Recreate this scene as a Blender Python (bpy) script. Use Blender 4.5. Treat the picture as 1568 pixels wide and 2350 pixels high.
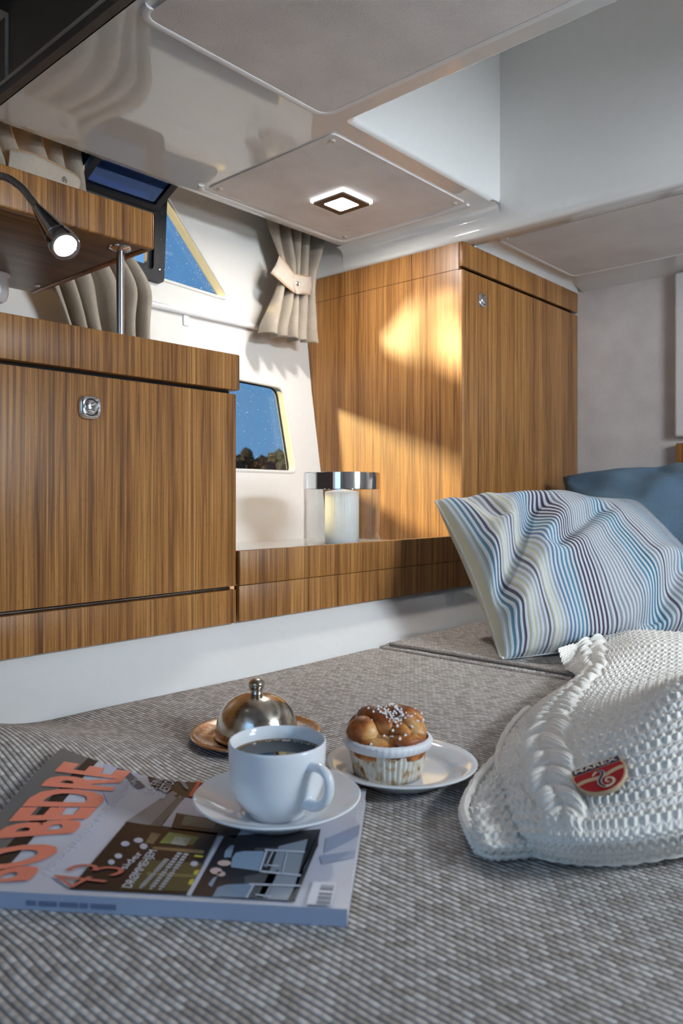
import bpy, bmesh, math, random
import numpy as np
from mathutils import Vector, Matrix

# ------------------------------------------------------------------ scene, camera, world, sun, exposure
scene = bpy.context.scene
for o in list(bpy.data.objects):
    bpy.data.objects.remove(o, do_unlink=True)
COL = scene.collection
random.seed(7); rng = np.random.default_rng(7)

EZ = 1.0                                  # the eye stands 1.0 m above the cabin sole
F, CX, CY = 1743.0, 784.0, 1140.0         # focal length, principal column, horizon row (1568 x 2350 frame)
TH = math.atan2(1567.0, F)
S, C = math.sin(TH), math.cos(TH)

cam_d = bpy.data.cameras.new('camera')
cam = bpy.data.objects.new('camera', cam_d); COL.objects.link(cam)
cam_d.sensor_fit = 'VERTICAL'; cam_d.sensor_height = 36.0
cam_d.lens = F / 2350.0 * 36.0
cam_d.shift_y = -(1175.0 - CY) / 2350.0
cam_d.clip_start = 0.02
cam.location = (0, 0, EZ)
cam.rotation_euler = (math.pi / 2, 0, -math.atan2(C, S))
cam_d.dof.use_dof = True; cam_d.dof.focus_distance = 1.15; cam_d.dof.aperture_fstop = 8.0
scene.camera = cam

scene.view_settings.view_transform = 'Standard'
scene.view_settings.look = 'None'
scene.view_settings.exposure = 0.08
scene.view_settings.gamma = 1.0
scene.view_settings.use_curve_mapping = False

cy = scene.cycles
cy.max_bounces = 5; cy.diffuse_bounces = 3; cy.glossy_bounces = 3; cy.transmission_bounces = 3; cy.transparent_max_bounces = 8
cy.use_adaptive_sampling = True; cy.adaptive_threshold = 0.12; cy.adaptive_min_samples = 16
cy.caustics_reflective = False; cy.caustics_refractive = False; cy.sample_clamp_indirect = 6.0

SKY = 1.9
world = bpy.data.worlds.new('sky_world'); scene.world = world
world.use_nodes = True
wn = world.node_tree; wn.nodes.clear()
w_out = wn.nodes.new('ShaderNodeOutputWorld'); w_bg = wn.nodes.new('ShaderNodeBackground')
w_tc = wn.nodes.new('ShaderNodeTexCoord'); w_sep = wn.nodes.new('ShaderNodeSeparateXYZ'); w_ramp = wn.nodes.new('ShaderNodeValToRGB')
w_map = wn.nodes.new('ShaderNodeMapRange')
w_map.inputs['From Min'].default_value = -1.0; w_map.inputs['From Max'].default_value = 1.0
wn.links.new(w_tc.outputs['Generated'], w_sep.inputs[0]); wn.links.new(w_sep.outputs['Z'], w_map.inputs['Value'])
wn.links.new(w_map.outputs[0], w_ramp.inputs[0]); wn.links.new(w_ramp.outputs[0], w_bg.inputs['Color'])
wn.links.new(w_bg.outputs[0], w_out.inputs['Surface'])
el = w_ramp.color_ramp.elements
el[0].position = 0.0; el[0].color = (0.05, 0.09, 0.14, 1)
el[1].position = 1.0; el[1].color = (0.20, 0.44, 0.88, 1)
for p, c in ((0.47, (0.10, 0.17, 0.25, 1)), (0.51, (0.36, 0.63, 0.95, 1)), (0.70, (0.26, 0.54, 0.95, 1))):
    e = w_ramp.color_ramp.elements.new(p); e.color = c
w_bg.inputs['Strength'].default_value = SKY

sun_d = bpy.data.lights.new('sun', 'SUN'); sun = bpy.data.objects.new('sun', sun_d); COL.objects.link(sun)
sun_d.energy = 38.0; sun_d.angle = math.radians(6.0); sun_d.color = (1.0, 0.57, 0.22)
sun_dir = Vector((1.0, -0.80, -0.376)).normalized()
sun.rotation_euler = sun_dir.to_track_quat('-Z', 'Y').to_euler()
sun.location = (-4, 4, 4)

def daylight(name, loc, sx, sy, target, power, col):
    d = bpy.data.lights.new(name, 'AREA'); d.shape = 'RECTANGLE'; d.size = sx; d.size_y = sy; d.energy = power; d.color = col; d.spread = math.radians(115)
    o = bpy.data.objects.new(name, d); COL.objects.link(o); o.location = loc
    o.rotation_euler = (Vector(target) - Vector(loc)).to_track_quat('-Z', 'Z').to_euler()
    return o
# area lamps as starboard window daylight; the companionway one is added fill
daylight('daylight_lower_window', (1.19, -1.125, EZ + 0.19), 0.52, 0.25, (1.19, 1.0, EZ + 0.10), 4.2, (0.80, 0.90, 1.0))
daylight('daylight_upper_window', (0.95, -1.125, EZ + 0.62), 0.60, 0.24, (0.92, 1.0, EZ + 0.22), 23.0, (0.80, 0.90, 1.0))
daylight('fill_companionway', (-0.52, 0.15, EZ + 0.25), 1.4, 0.9, (1.0, 0.15, EZ + 0.10), 0.7, (0.55, 0.74, 1.0))

# ------------------------------------------------------------------ helpers
def ray(u, v):
    a = (u - CX) / F
    return np.array([S * a + C, -C * a + S, (CY - v) / F])
def atY(u, v, Y): r = ray(u, v); return r * (Y / r[1])
def atX(u, v, X): r = ray(u, v); return r * (X / r[0])
def atZ(u, v, Z): r = ray(u, v); return r * (Z / r[2])
def atT(u, v, t): return ray(u, v) * t
def ss(x, a, b):
    t = np.clip((x - a) / (b - a), 0, 1); return t * t * (3 - 2 * t)

def root_loc(o):
    l = Vector((0, 0, 0))
    while o is not None:
        l += o.location; o = o.parent
    return l

def tag(o, label=None, cat=None, group=None, kind=None):
    if label: o['label'] = label
    if cat: o['category'] = cat
    if group: o['group'] = group
    if kind: o['kind'] = kind
    return o

def thing(name, loc, label, cat, group=None):
    o = bpy.data.objects.new(name, None); COL.objects.link(o)
    o.empty_display_size = 0.02
    o.location = (loc[0], loc[1], loc[2] + EZ)
    return tag(o, label, cat, group)

def mk(name, verts, faces, mat, parent=None, smooth=True, angle=35, uv=None, loc=None, mats=None, fmat=None):
    """verts are eye-relative world points; the object's origin is its parent's origin, or loc"""
    v = np.asarray(verts, float).copy(); v[:, 2] += EZ
    if parent is not None:
        base = np.array(root_loc(parent))
    else:
        base = np.array([0, 0, 0.0]) if loc is None else np.array([loc[0], loc[1], loc[2] + EZ])
    v -= base
    me = bpy.data.meshes.new(name)
    me.from_pydata(v.tolist(), [], faces if isinstance(faces, list) else faces.tolist())
    if mats:
        for m in mats: me.materials.append(m)
        me.polygons.foreach_set('material_index', fmat)
    else:
        me.materials.append(mat)
    if uv is not None:
        ul = me.uv_layers.new(name='UVMap')
        idx = np.empty(len(me.loops), dtype=np.int32); me.loops.foreach_get('vertex_index', idx)
        ul.data.foreach_set('uv', np.asarray(uv, float)[idx].ravel())
    me.validate(); me.update()
    if smooth:
        me.shade_smooth(); me.set_sharp_from_angle(angle=math.radians(angle))
    o = bpy.data.objects.new(name, me); COL.objects.link(o)
    if parent is not None: o.parent = parent
    else: o.location = base
    return o

def bm_out(bm):
    bm.verts.index_update()
    v = [tuple(x.co) for x in bm.verts]; f = [[x.index for x in fc.verts] for fc in bm.faces]
    bm.free(); return v, f

def box(x0, x1, y0, y1, z0, z1, bev=0.0, seg=2):
    bm = bmesh.new()
    m = Matrix.Translation(((x0 + x1) / 2, (y0 + y1) / 2, (z0 + z1) / 2)) @ Matrix.Diagonal((abs(x1 - x0), abs(y1 - y0), abs(z1 - z0), 1))
    bmesh.ops.create_cube(bm, size=1.0, matrix=m)
    if bev > 0:
        bmesh.ops.bevel(bm, geom=bm.edges[:] , offset=bev, segments=seg, affect='EDGES', profile=0.5)
    return bm_out(bm)

def join(*parts):
    V, Fc = [], []
    for v, f in parts:
        o = len(V); V += [tuple(p) for p in v]; Fc += [[i + o for i in q] for q in f]
    return V, Fc

def lathe(prof, c, seg=48, wob=None):
    V, Fc = [], []; rows = []
    for (r, z) in prof:
        if r < 1e-6:
            rows.append([len(V)]); V.append((c[0], c[1], c[2] + z))
        else:
            row = []
            for k in range(seg):
                a = 2 * math.pi * k / seg
                rr = r * (1 if wob is None else wob(a, z))
                row.append(len(V)); V.append((c[0] + rr * math.cos(a), c[1] + rr * math.sin(a), c[2] + z))
            rows.append(row)
    for A, B in zip(rows, rows[1:]):
        for k in range(seg):
            k2 = (k + 1) % seg
            if len(A) == 1 and len(B) == 1: continue
            if len(A) == 1: Fc.append([A[0], B[k2], B[k]][::-1])
            elif len(B) == 1: Fc.append([A[k], A[k2], B[0]])
            else: Fc.append([A[k], A[k2], B[k2], B[k]])
    return V, Fc

def orient(vf, origin, zdir, xdir=None):
    """move a mesh built about the origin along +z to origin with its z axis along zdir"""
    z = Vector(zdir).normalized()
    x = Vector(xdir) if xdir is not None else (Vector((1, 0, 0)) if abs(z.x) < 0.9 else Vector((0, 1, 0)))
    x = (x - z * x.dot(z)).normalized(); y = z.cross(x)
    V = [tuple(Vector(origin) + x * p[0] + y * p[1] + z * p[2]) for p in vf[0]]
    return V, vf[1]

def smooth_path(pts, n=8, closed=False):
    P = np.asarray(pts, float); m = len(P); out = []
    rngk = range(m if closed else m - 1)
    for i in rngk:
        if closed: p0, p1, p2, p3 = P[(i - 1) % m], P[i], P[(i + 1) % m], P[(i + 2) % m]
        else: p0, p1, p2, p3 = P[max(i - 1, 0)], P[i], P[i + 1], P[min(i + 2, m - 1)]
        for k in range(n):
            t = k / n
            out.append(0.5 * ((2 * p1) + (-p0 + p2) * t + (2 * p0 - 5 * p1 + 4 * p2 - p3) * t * t + (-p0 + 3 * p1 - 3 * p2 + p3) * t ** 3))
    if not closed: out.append(P[-1])
    return np.array(out)

def tube(path, rad, seg=10, closed=False, caps=True, flat=None):
    P = np.asarray(path, float); n = len(P); V, Fc = [], []
    r = (lambda i: rad) if np.isscalar(rad) else (lambda i: rad[i])
    up = None
    for i in range(n):
        if closed: T = P[(i + 1) % n] - P[i - 1]
        else: T = P[min(i + 1, n - 1)] - P[max(i - 1, 0)]
        T = T / (np.linalg.norm(T) + 1e-12)
        if up is None:
            up = np.array([0, 0, 1.0]) if abs(T[2]) < 0.9 else np.array([1.0, 0, 0])
        N = up - T * up.dot(T); N /= (np.linalg.norm(N) + 1e-12); B = np.cross(T, N); up = N
        for k in range(seg):
            a = 2 * math.pi * k / seg
            V.append(tuple(P[i] + (N * math.cos(a) * (flat or 1) + B * math.sin(a)) * r(i)))
    m = n if closed else n - 1
    for i in range(m):
        j = (i + 1) % n
        for k in range(seg):
            k2 = (k + 1) % seg
            Fc.append([i * seg + k, i * seg + k2, j * seg + k2, j * seg + k])
    if caps and not closed:
        Fc.append(list(range(seg))[::-1]); Fc.append([(n - 1) * seg + k for k in range(seg)])
    return V, Fc

def round_poly(pts, r, n=5):
    """2D polygon with rounded corners; r a number or one per corner"""
    P = [np.array(p, float) for p in pts]; m = len(P); out = []
    for i in range(m):
        a, b, c = P[i - 1], P[i], P[(i + 1) % m]
        rr = r if np.isscalar(r) else r[i]
        d1 = a - b; d2 = c - b; l1 = np.linalg.norm(d1); l2 = np.linalg.norm(d2)
        if rr <= 0: out.append(b); continue
        ang = math.acos(np.clip(d1.dot(d2) / (l1 * l2), -1, 1))
        t = min(rr / math.tan(ang / 2), 0.45 * l1, 0.45 * l2)
        p1 = b + d1 / l1 * t; p2 = b + d2 / l2 * t
        for k in range(n + 1):
            s = k / n
            out.append((1 - s) ** 2 * p1 + 2 * s * (1 - s) * b + s * s * p2)
    return out

def prism(poly, d0, d1, f):
    """poly 2D, swept between depths d0 and d1; f(a, b, d) -> xyz"""
    n = len(poly)
    V = [tuple(f(p[0], p[1], d0)) for p in poly] + [tuple(f(p[0], p[1], d1)) for p in poly]
    Fc = [[i, (i + 1) % n, n + (i + 1) % n, n + i] for i in range(n)]
    Fc += [list(range(n))[::-1], [n + i for i in range(n)]]
    return V, Fc
XZ = lambda a, b, d: (a, d, b)
XY = lambda a, b, d: (a, b, d)
YZ = lambda a, b, d: (d, a, b)

def ring_frame(outer, inner, d0, d1, f):
    n = len(outer); assert n == len(inner)
    V = []
    for d in (d0, d1):
        V += [tuple(f(p[0], p[1], d)) for p in outer]; V += [tuple(f(p[0], p[1], d)) for p in inner]
    Fc = []
    for i in range(n):
        j = (i + 1) % n
        Fc += [[i, j, 2 * n + j, 2 * n + i], [n + j, n + i, 3 * n + i, 3 * n + j],
               [j, i, n + i, n + j], [2 * n + i, 2 * n + j, 3 * n + j, 3 * n + i]]
    return V, Fc

def gridf(nu, nv):
    i = np.arange(nu - 1)[:, None]; j = np.arange(nv - 1)[None, :]
    a = i * nv + j
    return np.stack([a, a + nv, a + nv + 1, a + 1], -1).reshape(-1, 4)

def extrude_profile(prof, along0, along1, f, n=2):
    """open profile (a,b) swept from along0 to along1"""
    V = []; m = len(prof)
    for k in range(n):
        t = along0 + (along1 - along0) * k / (n - 1)
        V += [tuple(f(p[0], p[1], t)) for p in prof]
    return V, [[k * m + i, (k + 1) * m + i, (k + 1) * m + i + 1, k * m + i + 1] for k in range(n - 1) for i in range(m - 1)]

def catmull_grid(ctrl, nu, nv):
    """ctrl (R, Cc, 3) -> (nu, nv, 3) and its parameters"""
    def basis(m, n):
        t = np.linspace(0, m - 1, n); i = np.clip(t.astype(int), 0, m - 2); s = t - i
        B = np.zeros((n, m))
        w = [-.5 * s + s ** 2 - .5 * s ** 3, 1 - 2.5 * s ** 2 + 1.5 * s ** 3, .5 * s + 2 * s ** 2 - 1.5 * s ** 3, -.5 * s ** 2 + .5 * s ** 3]
        for k in range(4):
            j = np.clip(i + k - 1, 0, m - 1)
            np.add.at(B, (np.arange(n), j), w[k])
        return B
    Bu = basis(ctrl.shape[0], nu); Bv = basis(ctrl.shape[1], nv)
    return np.einsum('ai,ijk,bj->abk', Bu, ctrl, Bv)

def grid_normals(G):
    du = np.gradient(G, axis=0); dv = np.gradient(G, axis=1)
    N = np.cross(du, dv); N /= (np.linalg.norm(N, axis=2, keepdims=True) + 1e-12)
    return N

def text_shape(s, bold=0.0):
    cu = bpy.data.curves.new('lettering', 'FONT'); cu.body = s; cu.size = 1.0; cu.offset = bold; cu.resolution_u = 3
    o = bpy.data.objects.new('lettering', cu); COL.objects.link(o)
    bpy.context.view_layer.update()
    me = o.to_mesh()
    V = np.array([v.co[:2] for v in me.vertices]); Fc = [list(p.vertices) for p in me.polygons]
    o.to_mesh_clear(); bpy.data.objects.remove(o); bpy.data.curves.remove(cu)
    lo = V.min(0); hi = V.max(0)
    return (V - lo) / (hi - lo), Fc, (hi - lo)

# ------------------------------------------------------------------ materials
MATS = {}
def new_mat(name):
    m = bpy.data.materials.new(name); m.use_nodes = True
    nt = m.node_tree; b = nt.nodes['Principled BSDF']
    MATS[name] = m
    return m, nt, b
def nd(nt, typ, **kw):
    n = nt.nodes.new(typ)
    for k, v in kw.items(): setattr(n, k, v)
    return n
def mth(nt, op, a, b=None, c=None):
    n = nt.nodes.new('ShaderNodeMath'); n.operation = op
    for i, x in enumerate((a, b, c)):
        if x is None: continue
        if isinstance(x, (int, float)): n.inputs[i].default_value = x
        else: nt.links.new(x, n.inputs[i])
    return n.outputs[0]
def ramp(nt, fac, stops, interp='LINEAR'):
    r = nt.nodes.new('ShaderNodeValToRGB'); r.color_ramp.interpolation = interp
    e = r.color_ramp.elements
    e[0].position, e[0].color = stops[0][0], (*stops[0][1], 1)
    e[1].position, e[1].color = stops[-1][0], (*stops[-1][1], 1)
    for p, c in stops[1:-1]:
        x = e.new(p); x.color = (*c, 1)
    nt.links.new(fac, r.inputs[0]); return r.outputs[0]
def noise(nt, vec, scale, detail=2.0, rough=0.5, dim='3D'):
    n = nt.nodes.new('ShaderNodeTexNoise'); n.noise_dimensions = dim
    n.inputs['Scale'].default_value = scale; n.inputs['Detail'].default_value = detail; n.inputs['Roughness'].default_value = rough
    if vec is not None: nt.links.new(vec, n.inputs['Vector'])
    return n.outputs['Fac']
def comb(nt, x, y, z):
    n = nt.nodes.new('ShaderNodeCombineXYZ')
    for i, v in enumerate((x, y, z)):
        if isinstance(v, (int, float)): n.inputs[i].default_value = v
        else: nt.links.new(v, n.inputs[i])
    return n.outputs[0]
def pos(nt):
    g = nt.nodes.new('ShaderNodeNewGeometry'); s = nt.nodes.new('ShaderNodeSeparateXYZ')
    nt.links.new(g.outputs['Position'], s.inputs[0]); return g.outputs['Position'], s.outputs
def bump(nt, b, height, dist, strength=1.0):
    n = nt.nodes.new('ShaderNodeBump'); n.inputs['Distance'].default_value = dist; n.inputs['Strength'].default_value = strength
    nt.links.new(height, n.inputs['Height']); nt.links.new(n.outputs[0], b.inputs['Normal'])
def mixc(nt, fac, a, b):
    n = nt.nodes.new('ShaderNodeMix'); n.data_type = 'RGBA'
    for i, x in ((0, fac), (6, a), (7, b)):
        if isinstance(x, tuple): n.inputs[i].default_value = (*x, 1)
        elif isinstance(x, (int, float)): n.inputs[i].default_value = x
        else: nt.links.new(x, n.inputs[i])
    return n.outputs[2]
def plain(name, col, rough=0.5, metal=0.0, ior=1.5, coat=0.0, var=0.04, vs=60.0, bmp=0.0):
    m, nt, b = new_mat(name)
    P, s = pos(nt)
    f = noise(nt, P, vs, 1.0)
    lo = tuple(c * (1 - var) for c in col); hi = tuple(min(1, c * (1 + var)) for c in col)
    nt.links.new(ramp(nt, f, [(0.3, lo), (0.7, hi)]), b.inputs['Base Color'])
    b.inputs['Roughness'].default_value = rough; b.inputs['Metallic'].default_value = metal
    b.inputs['IOR'].default_value = ior; b.inputs['Coat Weight'].default_value = coat
    if bmp: bump(nt, b, f, bmp)
    return m
def emit(name, col, st):
    m, nt, b = new_mat(name)
    b.inputs['Base Color'].default_value = (*col, 1)
    b.inputs['Emission Color'].default_value = (*col, 1); b.inputs['Emission Strength'].default_value = st
    return m

def wood(name, grain='vertical', tint=(1, 1, 1)):
    m, nt, b = new_mat(name); P, s = pos(nt)
    if grain == 'vertical':
        q = mth(nt, 'ADD', s[0], mth(nt, 'MULTIPLY', s[1], 1.07)); lon = s[2]
    else:
        q = s[1]; lon = s[0]
    wv = noise(nt, comb(nt, mth(nt, 'MULTIPLY', q, 3.0), 0.0, mth(nt, 'MULTIPLY', lon, 1.5)), 2.0, 0.0)
    q2 = mth(nt, 'ADD', q, mth(nt, 'MULTIPLY', wv, 0.003))
    v1 = comb(nt, q2, 0.0, mth(nt, 'MULTIPLY', lon, 0.010))
    v2 = comb(nt, q2, 3.3, mth(nt, 'MULTIPLY', lon, 0.012))
    v3 = comb(nt, q2, 7.1, mth(nt, 'MULTIPLY', lon, 0.02))
    n1 = noise(nt, v1, 26.0, 1.0); n2 = noise(nt, v2, 150.0, 1.0); n3 = noise(nt, v3, 480.0, 0.0)
    t = mth(nt, 'ADD', mth(nt, 'ADD', mth(nt, 'MULTIPLY', n1, 0.34), mth(nt, 'MULTIPLY', n2, 0.38)), mth(nt, 'MULTIPLY', n3, 0.28))
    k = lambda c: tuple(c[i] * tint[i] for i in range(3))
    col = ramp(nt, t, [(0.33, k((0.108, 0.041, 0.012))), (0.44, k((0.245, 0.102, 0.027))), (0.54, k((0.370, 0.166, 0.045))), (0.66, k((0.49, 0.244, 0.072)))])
    # thin dark veins
    vein = noise(nt, comb(nt, q2, 11.0, mth(nt, 'MULTIPLY', lon, 0.008)), 110.0, 1.0)
    vm = mth(nt, 'ABSOLUTE', mth(nt, 'SUBTRACT', vein, 0.5))
    vmask = mth(nt, 'SUBTRACT', 1.0, mth(nt, 'MINIMUM', mth(nt, 'MULTIPLY', vm, 30.0), 1.0))
    col = mixc(nt, mth(nt, 'MULTIPLY', vmask, 0.62), col, k((0.075, 0.030, 0.013)))
    # pores
    po = noise(nt, comb(nt, mth(nt, 'MULTIPLY', q, 900.0), 0.0, mth(nt, 'MULTIPLY', lon, 95.0)), 1.0, 1.0)
    pm = mth(nt, 'MULTIPLY', mth(nt, 'MAXIMUM', mth(nt, 'SUBTRACT', po, 0.60), 0.0), 3.2)
    col = mixc(nt, mth(nt, 'MINIMUM', pm, 0.6), col, k((0.10, 0.045, 0.02)))
    nt.links.new(col, b.inputs['Base Color'])
    b.inputs['Roughness'].default_value = 0.36; b.inputs['IOR'].default_value = 1.45
    return m

M_WOOD = wood('teak_veneer')
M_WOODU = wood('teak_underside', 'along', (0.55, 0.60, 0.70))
M_GEL = plain('white_gelcoat', (0.74, 0.725, 0.70), rough=0.07, ior=1.75, coat=0.6, var=0.01)
MATS['white_gelcoat'].node_tree.nodes['Principled BSDF'].inputs['Coat Roughness'].default_value = 0.03
M_GELW = plain('cream_gelcoat', (0.80, 0.775, 0.72), rough=0.16, ior=1.5, var=0.01)
M_TRIMW = plain('white_trim', (0.80, 0.79, 0.78), rough=0.25, var=0.01)
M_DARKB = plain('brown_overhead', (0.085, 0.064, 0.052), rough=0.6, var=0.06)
M_GAP = plain('dark_gap', (0.012, 0.008, 0.006), rough=0.6)
M_CHROME = plain('chrome', (0.86, 0.86, 0.88), rough=0.05, metal=1.0, var=0.01)
M_STEEL = plain('brushed_steel', (0.62, 0.60, 0.58), rough=0.22, metal=1.0, var=0.03)
M_GUN = plain('gunmetal_chrome', (0.36, 0.34, 0.33), rough=0.12, metal=1.0, var=0.03)
M_BLACK = plain('black_plastic', (0.010, 0.011, 0.014), rough=0.5, ior=1.35, var=0.1)
M_PORC = plain('white_porcelain', (0.80, 0.82, 0.84), rough=0.06, ior=1.52, var=0.005)
M_WAX = plain('white_wax', (0.90, 0.89, 0.86), rough=0.45, var=0.01)
MATS['white_wax'].node_tree.nodes['Principled BSDF'].inputs['Subsurface Weight'].default_value = 0.9
MATS['white_wax'].node_tree.nodes['Principled BSDF'].inputs['Subsurface Scale'].default_value = 1.0
MATS['white_wax'].node_tree.nodes['Principled BSDF'].inputs['Subsurface Radius'].default_value = (0.06, 0.05, 0.04)
M_CAP = plain('beige_screw_cap', (0.52, 0.46, 0.38), rough=0.5)
M_LEDFR = plain('bronze_frame', (0.10, 0.07, 0.05), rough=0.35, metal=0.6)
M_LED = emit('led_light', (1.0, 0.96, 0.91), 350.0)
M_LAMP = emit('lamp_light', (0.92, 0.96, 1.0), 9.0)

def suede():
    m, nt, b = new_mat('beige_suede'); P, s = pos(nt)
    n1 = noise(nt, P, 9.0, 3.0); n2 = noise(nt, P, 620.0, 2.0)
    t = mth(nt, 'ADD', mth(nt, 'MULTIPLY', n1, 0.55), mth(nt, 'MULTIPLY', n2, 0.45))
    nt.links.new(ramp(nt, t, [(0.30, (0.56, 0.505, 0.475)), (0.70, (0.78, 0.72, 0.685))]), b.inputs['Base Color'])
    b.inputs['Roughness'].default_value = 0.95; b.inputs['Sheen Weight'].default_value = 0.3
    bump(nt, b, n2, 0.001, 0.5); return m
M_SUEDE = suede()

def glass_tint(name, tint, rough=0.0, refl=1.0, gcol=(1, 1, 1)):
    m, nt, b = new_mat(name); nt.nodes.remove(b)
    out = nt.nodes['Material Output']
    tr = nt.nodes.new('ShaderNodeBsdfTransparent'); gl = nt.nodes.new('ShaderNodeBsdfGlossy'); fr = nt.nodes.new('ShaderNodeFresnel'); mx = nt.nodes.new('ShaderNodeMixShader')
    P, s = pos(nt); f = noise(nt, P, 25.0, 2.0)
    nt.links.new(ramp(nt, f, [(0.2, tuple(c * 0.96 for c in tint)), (0.8, tint)]), tr.inputs['Color'])
    gl.inputs['Roughness'].default_value = rough; gl.inputs['Color'].default_value = (*gcol, 1)
    gm = nt.nodes.new('ShaderNodeNewGeometry')
    nt.links.new(mth(nt, 'SUBTRACT', 1.45, mth(nt, 'MULTIPLY', gm.outputs['Backfacing'], 1.45 - 1 / 1.45)), fr.inputs['IOR'])
    nt.links.new(mth(nt, 'MULTIPLY', fr.outputs[0], refl), mx.inputs[0]); nt.links.new(tr.outputs[0], mx.inputs[1]); nt.links.new(gl.outputs[0], mx.inputs[2])
    nt.links.new(mx.outputs[0], out.inputs['Surface']); return m
M_PANE = glass_tint('blue_tinted_glass', (0.42, 0.50, 0.55))
M_PANEC = glass_tint('clear_window_glass', (0.66, 0.70, 0.72))
M_GLASS = glass_tint('clear_glass', (0.96, 0.97, 0.97), 0.0, 1.0)
M_SASH = glass_tint('dark_sash_glass', (0.16, 0.20, 0.36), 0.0, 5.0, (0.16, 0.26, 0.55))
M_PANEV = glass_tint('vent_sun_filter', (0.56, 0.62, 0.66))
M_DROP = plain('water_drops', (0.80, 0.90, 0.98), rough=0.05, ior=1.33, var=0.01)

def fabric(name, lo, hi, scale=900.0, trans=0.0, bmp=0.0006):
    m, nt, b = new_mat(name); P, s = pos(nt)
    n2 = noise(nt, P, scale, 2.0, 0.7); n1 = noise(nt, P, 30.0, 2.0)
    t = mth(nt, 'ADD', mth(nt, 'MULTIPLY', n2, 0.75), mth(nt, 'MULTIPLY', n1, 0.25))
    c = ramp(nt, t, [(0.35, lo), (0.65, hi)])
    nt.links.new(c, b.inputs['Base Color']); b.inputs['Roughness'].default_value = 0.95
    bump(nt, b, n2, bmp, 0.6)
    if trans:
        out = nt.nodes['Material Output']; tl = nt.nodes.new('ShaderNodeBsdfTranslucent'); mx = nt.nodes.new('ShaderNodeMixShader')
        nt.links.new(c, tl.inputs['Color']); mx.inputs[0].default_value = trans
        nt.links.new(b.outputs[0], mx.inputs[1]); nt.links.new(tl.outputs[0], mx.inputs[2]); nt.links.new(mx.outputs[0], out.inputs['Surface'])
    return m
M_CURT = fabric('beige_curtain', (0.40, 0.335, 0.255), (0.62, 0.54, 0.44), 900, 0.34)
M_BAND = fabric('beige_tieback', (0.40, 0.335, 0.26), (0.60, 0.52, 0.43), 900, 0.0)
M_PIPE = fabric('tan_piping', (0.40, 0.24, 0.12), (0.52, 0.33, 0.18), 400)
M_KNIT = fabric('cream_wool', (0.74, 0.70, 0.635), (0.90, 0.865, 0.80), 700, 0.0, 0.0012)

def weave():
    m, nt, b = new_mat('mattress_weave'); P, s = pos(nt)
    px, py = 0.0054, 0.0080
    wob = noise(nt, P, 18.0, 0.0)
    xx = mth(nt, 'ADD', s[0], mth(nt, 'MULTIPLY', wob, 0.004))
    fx = mth(nt, 'DIVIDE', xx, px); ix = mth(nt, 'FLOOR', fx); par = mth(nt, 'MODULO', mth(nt, 'ABSOLUTE', ix), 2.0)
    rx = mth(nt, 'ABSOLUTE', mth(nt, 'SINE', mth(nt, 'MULTIPLY', fx, math.pi)))
    fy = mth(nt, 'ADD', mth(nt, 'DIVIDE', s[1], py), mth(nt, 'MULTIPLY', par, 0.5))
    ry = mth(nt, 'ABSOLUTE', mth(nt, 'SINE', mth(nt, 'MULTIPLY', fy, math.pi)))
    h = mth(nt, 'MULTIPLY', mth(nt, 'POWER', rx, 0.7), mth(nt, 'ADD', 0.60, mth(nt, 'MULTIPLY', mth(nt, 'POWER', ry, 0.6), 0.40)))
    wn_ = nt.nodes.new('ShaderNodeTexWhiteNoise'); wn_.noise_dimensions = '2D'
    nt.links.new(comb(nt, ix, mth(nt, 'FLOOR', fy), 0.0), wn_.inputs['Vector'])
    fine = noise(nt, P, 1500.0, 0.0, 0.7)
    base = ramp(nt, mth(nt, 'ADD', mth(nt, 'MULTIPLY', wn_.outputs['Value'], 0.65), mth(nt, 'MULTIPLY', fine, 0.5)),
                [(0.10, (0.36, 0.305, 0.26)), (0.50, (0.58, 0.525, 0.475)), (1.0, (0.80, 0.76, 0.715))])
    dark = mixc(nt, mth(nt, 'POWER', mth(nt, 'SUBTRACT', 1.0, h), 1.5), base, (0.055, 0.045, 0.042))
    nt.links.new(dark, b.inputs['Base Color']); b.inputs['Roughness'].default_value = 0.95
    bump(nt, b, h, 0.0022, 0.9)
    return m
M_WEAVE = weave()
M_PIPEM = fabric('mattress_piping', (0.12, 0.10, 0.09), (0.50, 0.45, 0.40), 420)

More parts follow.
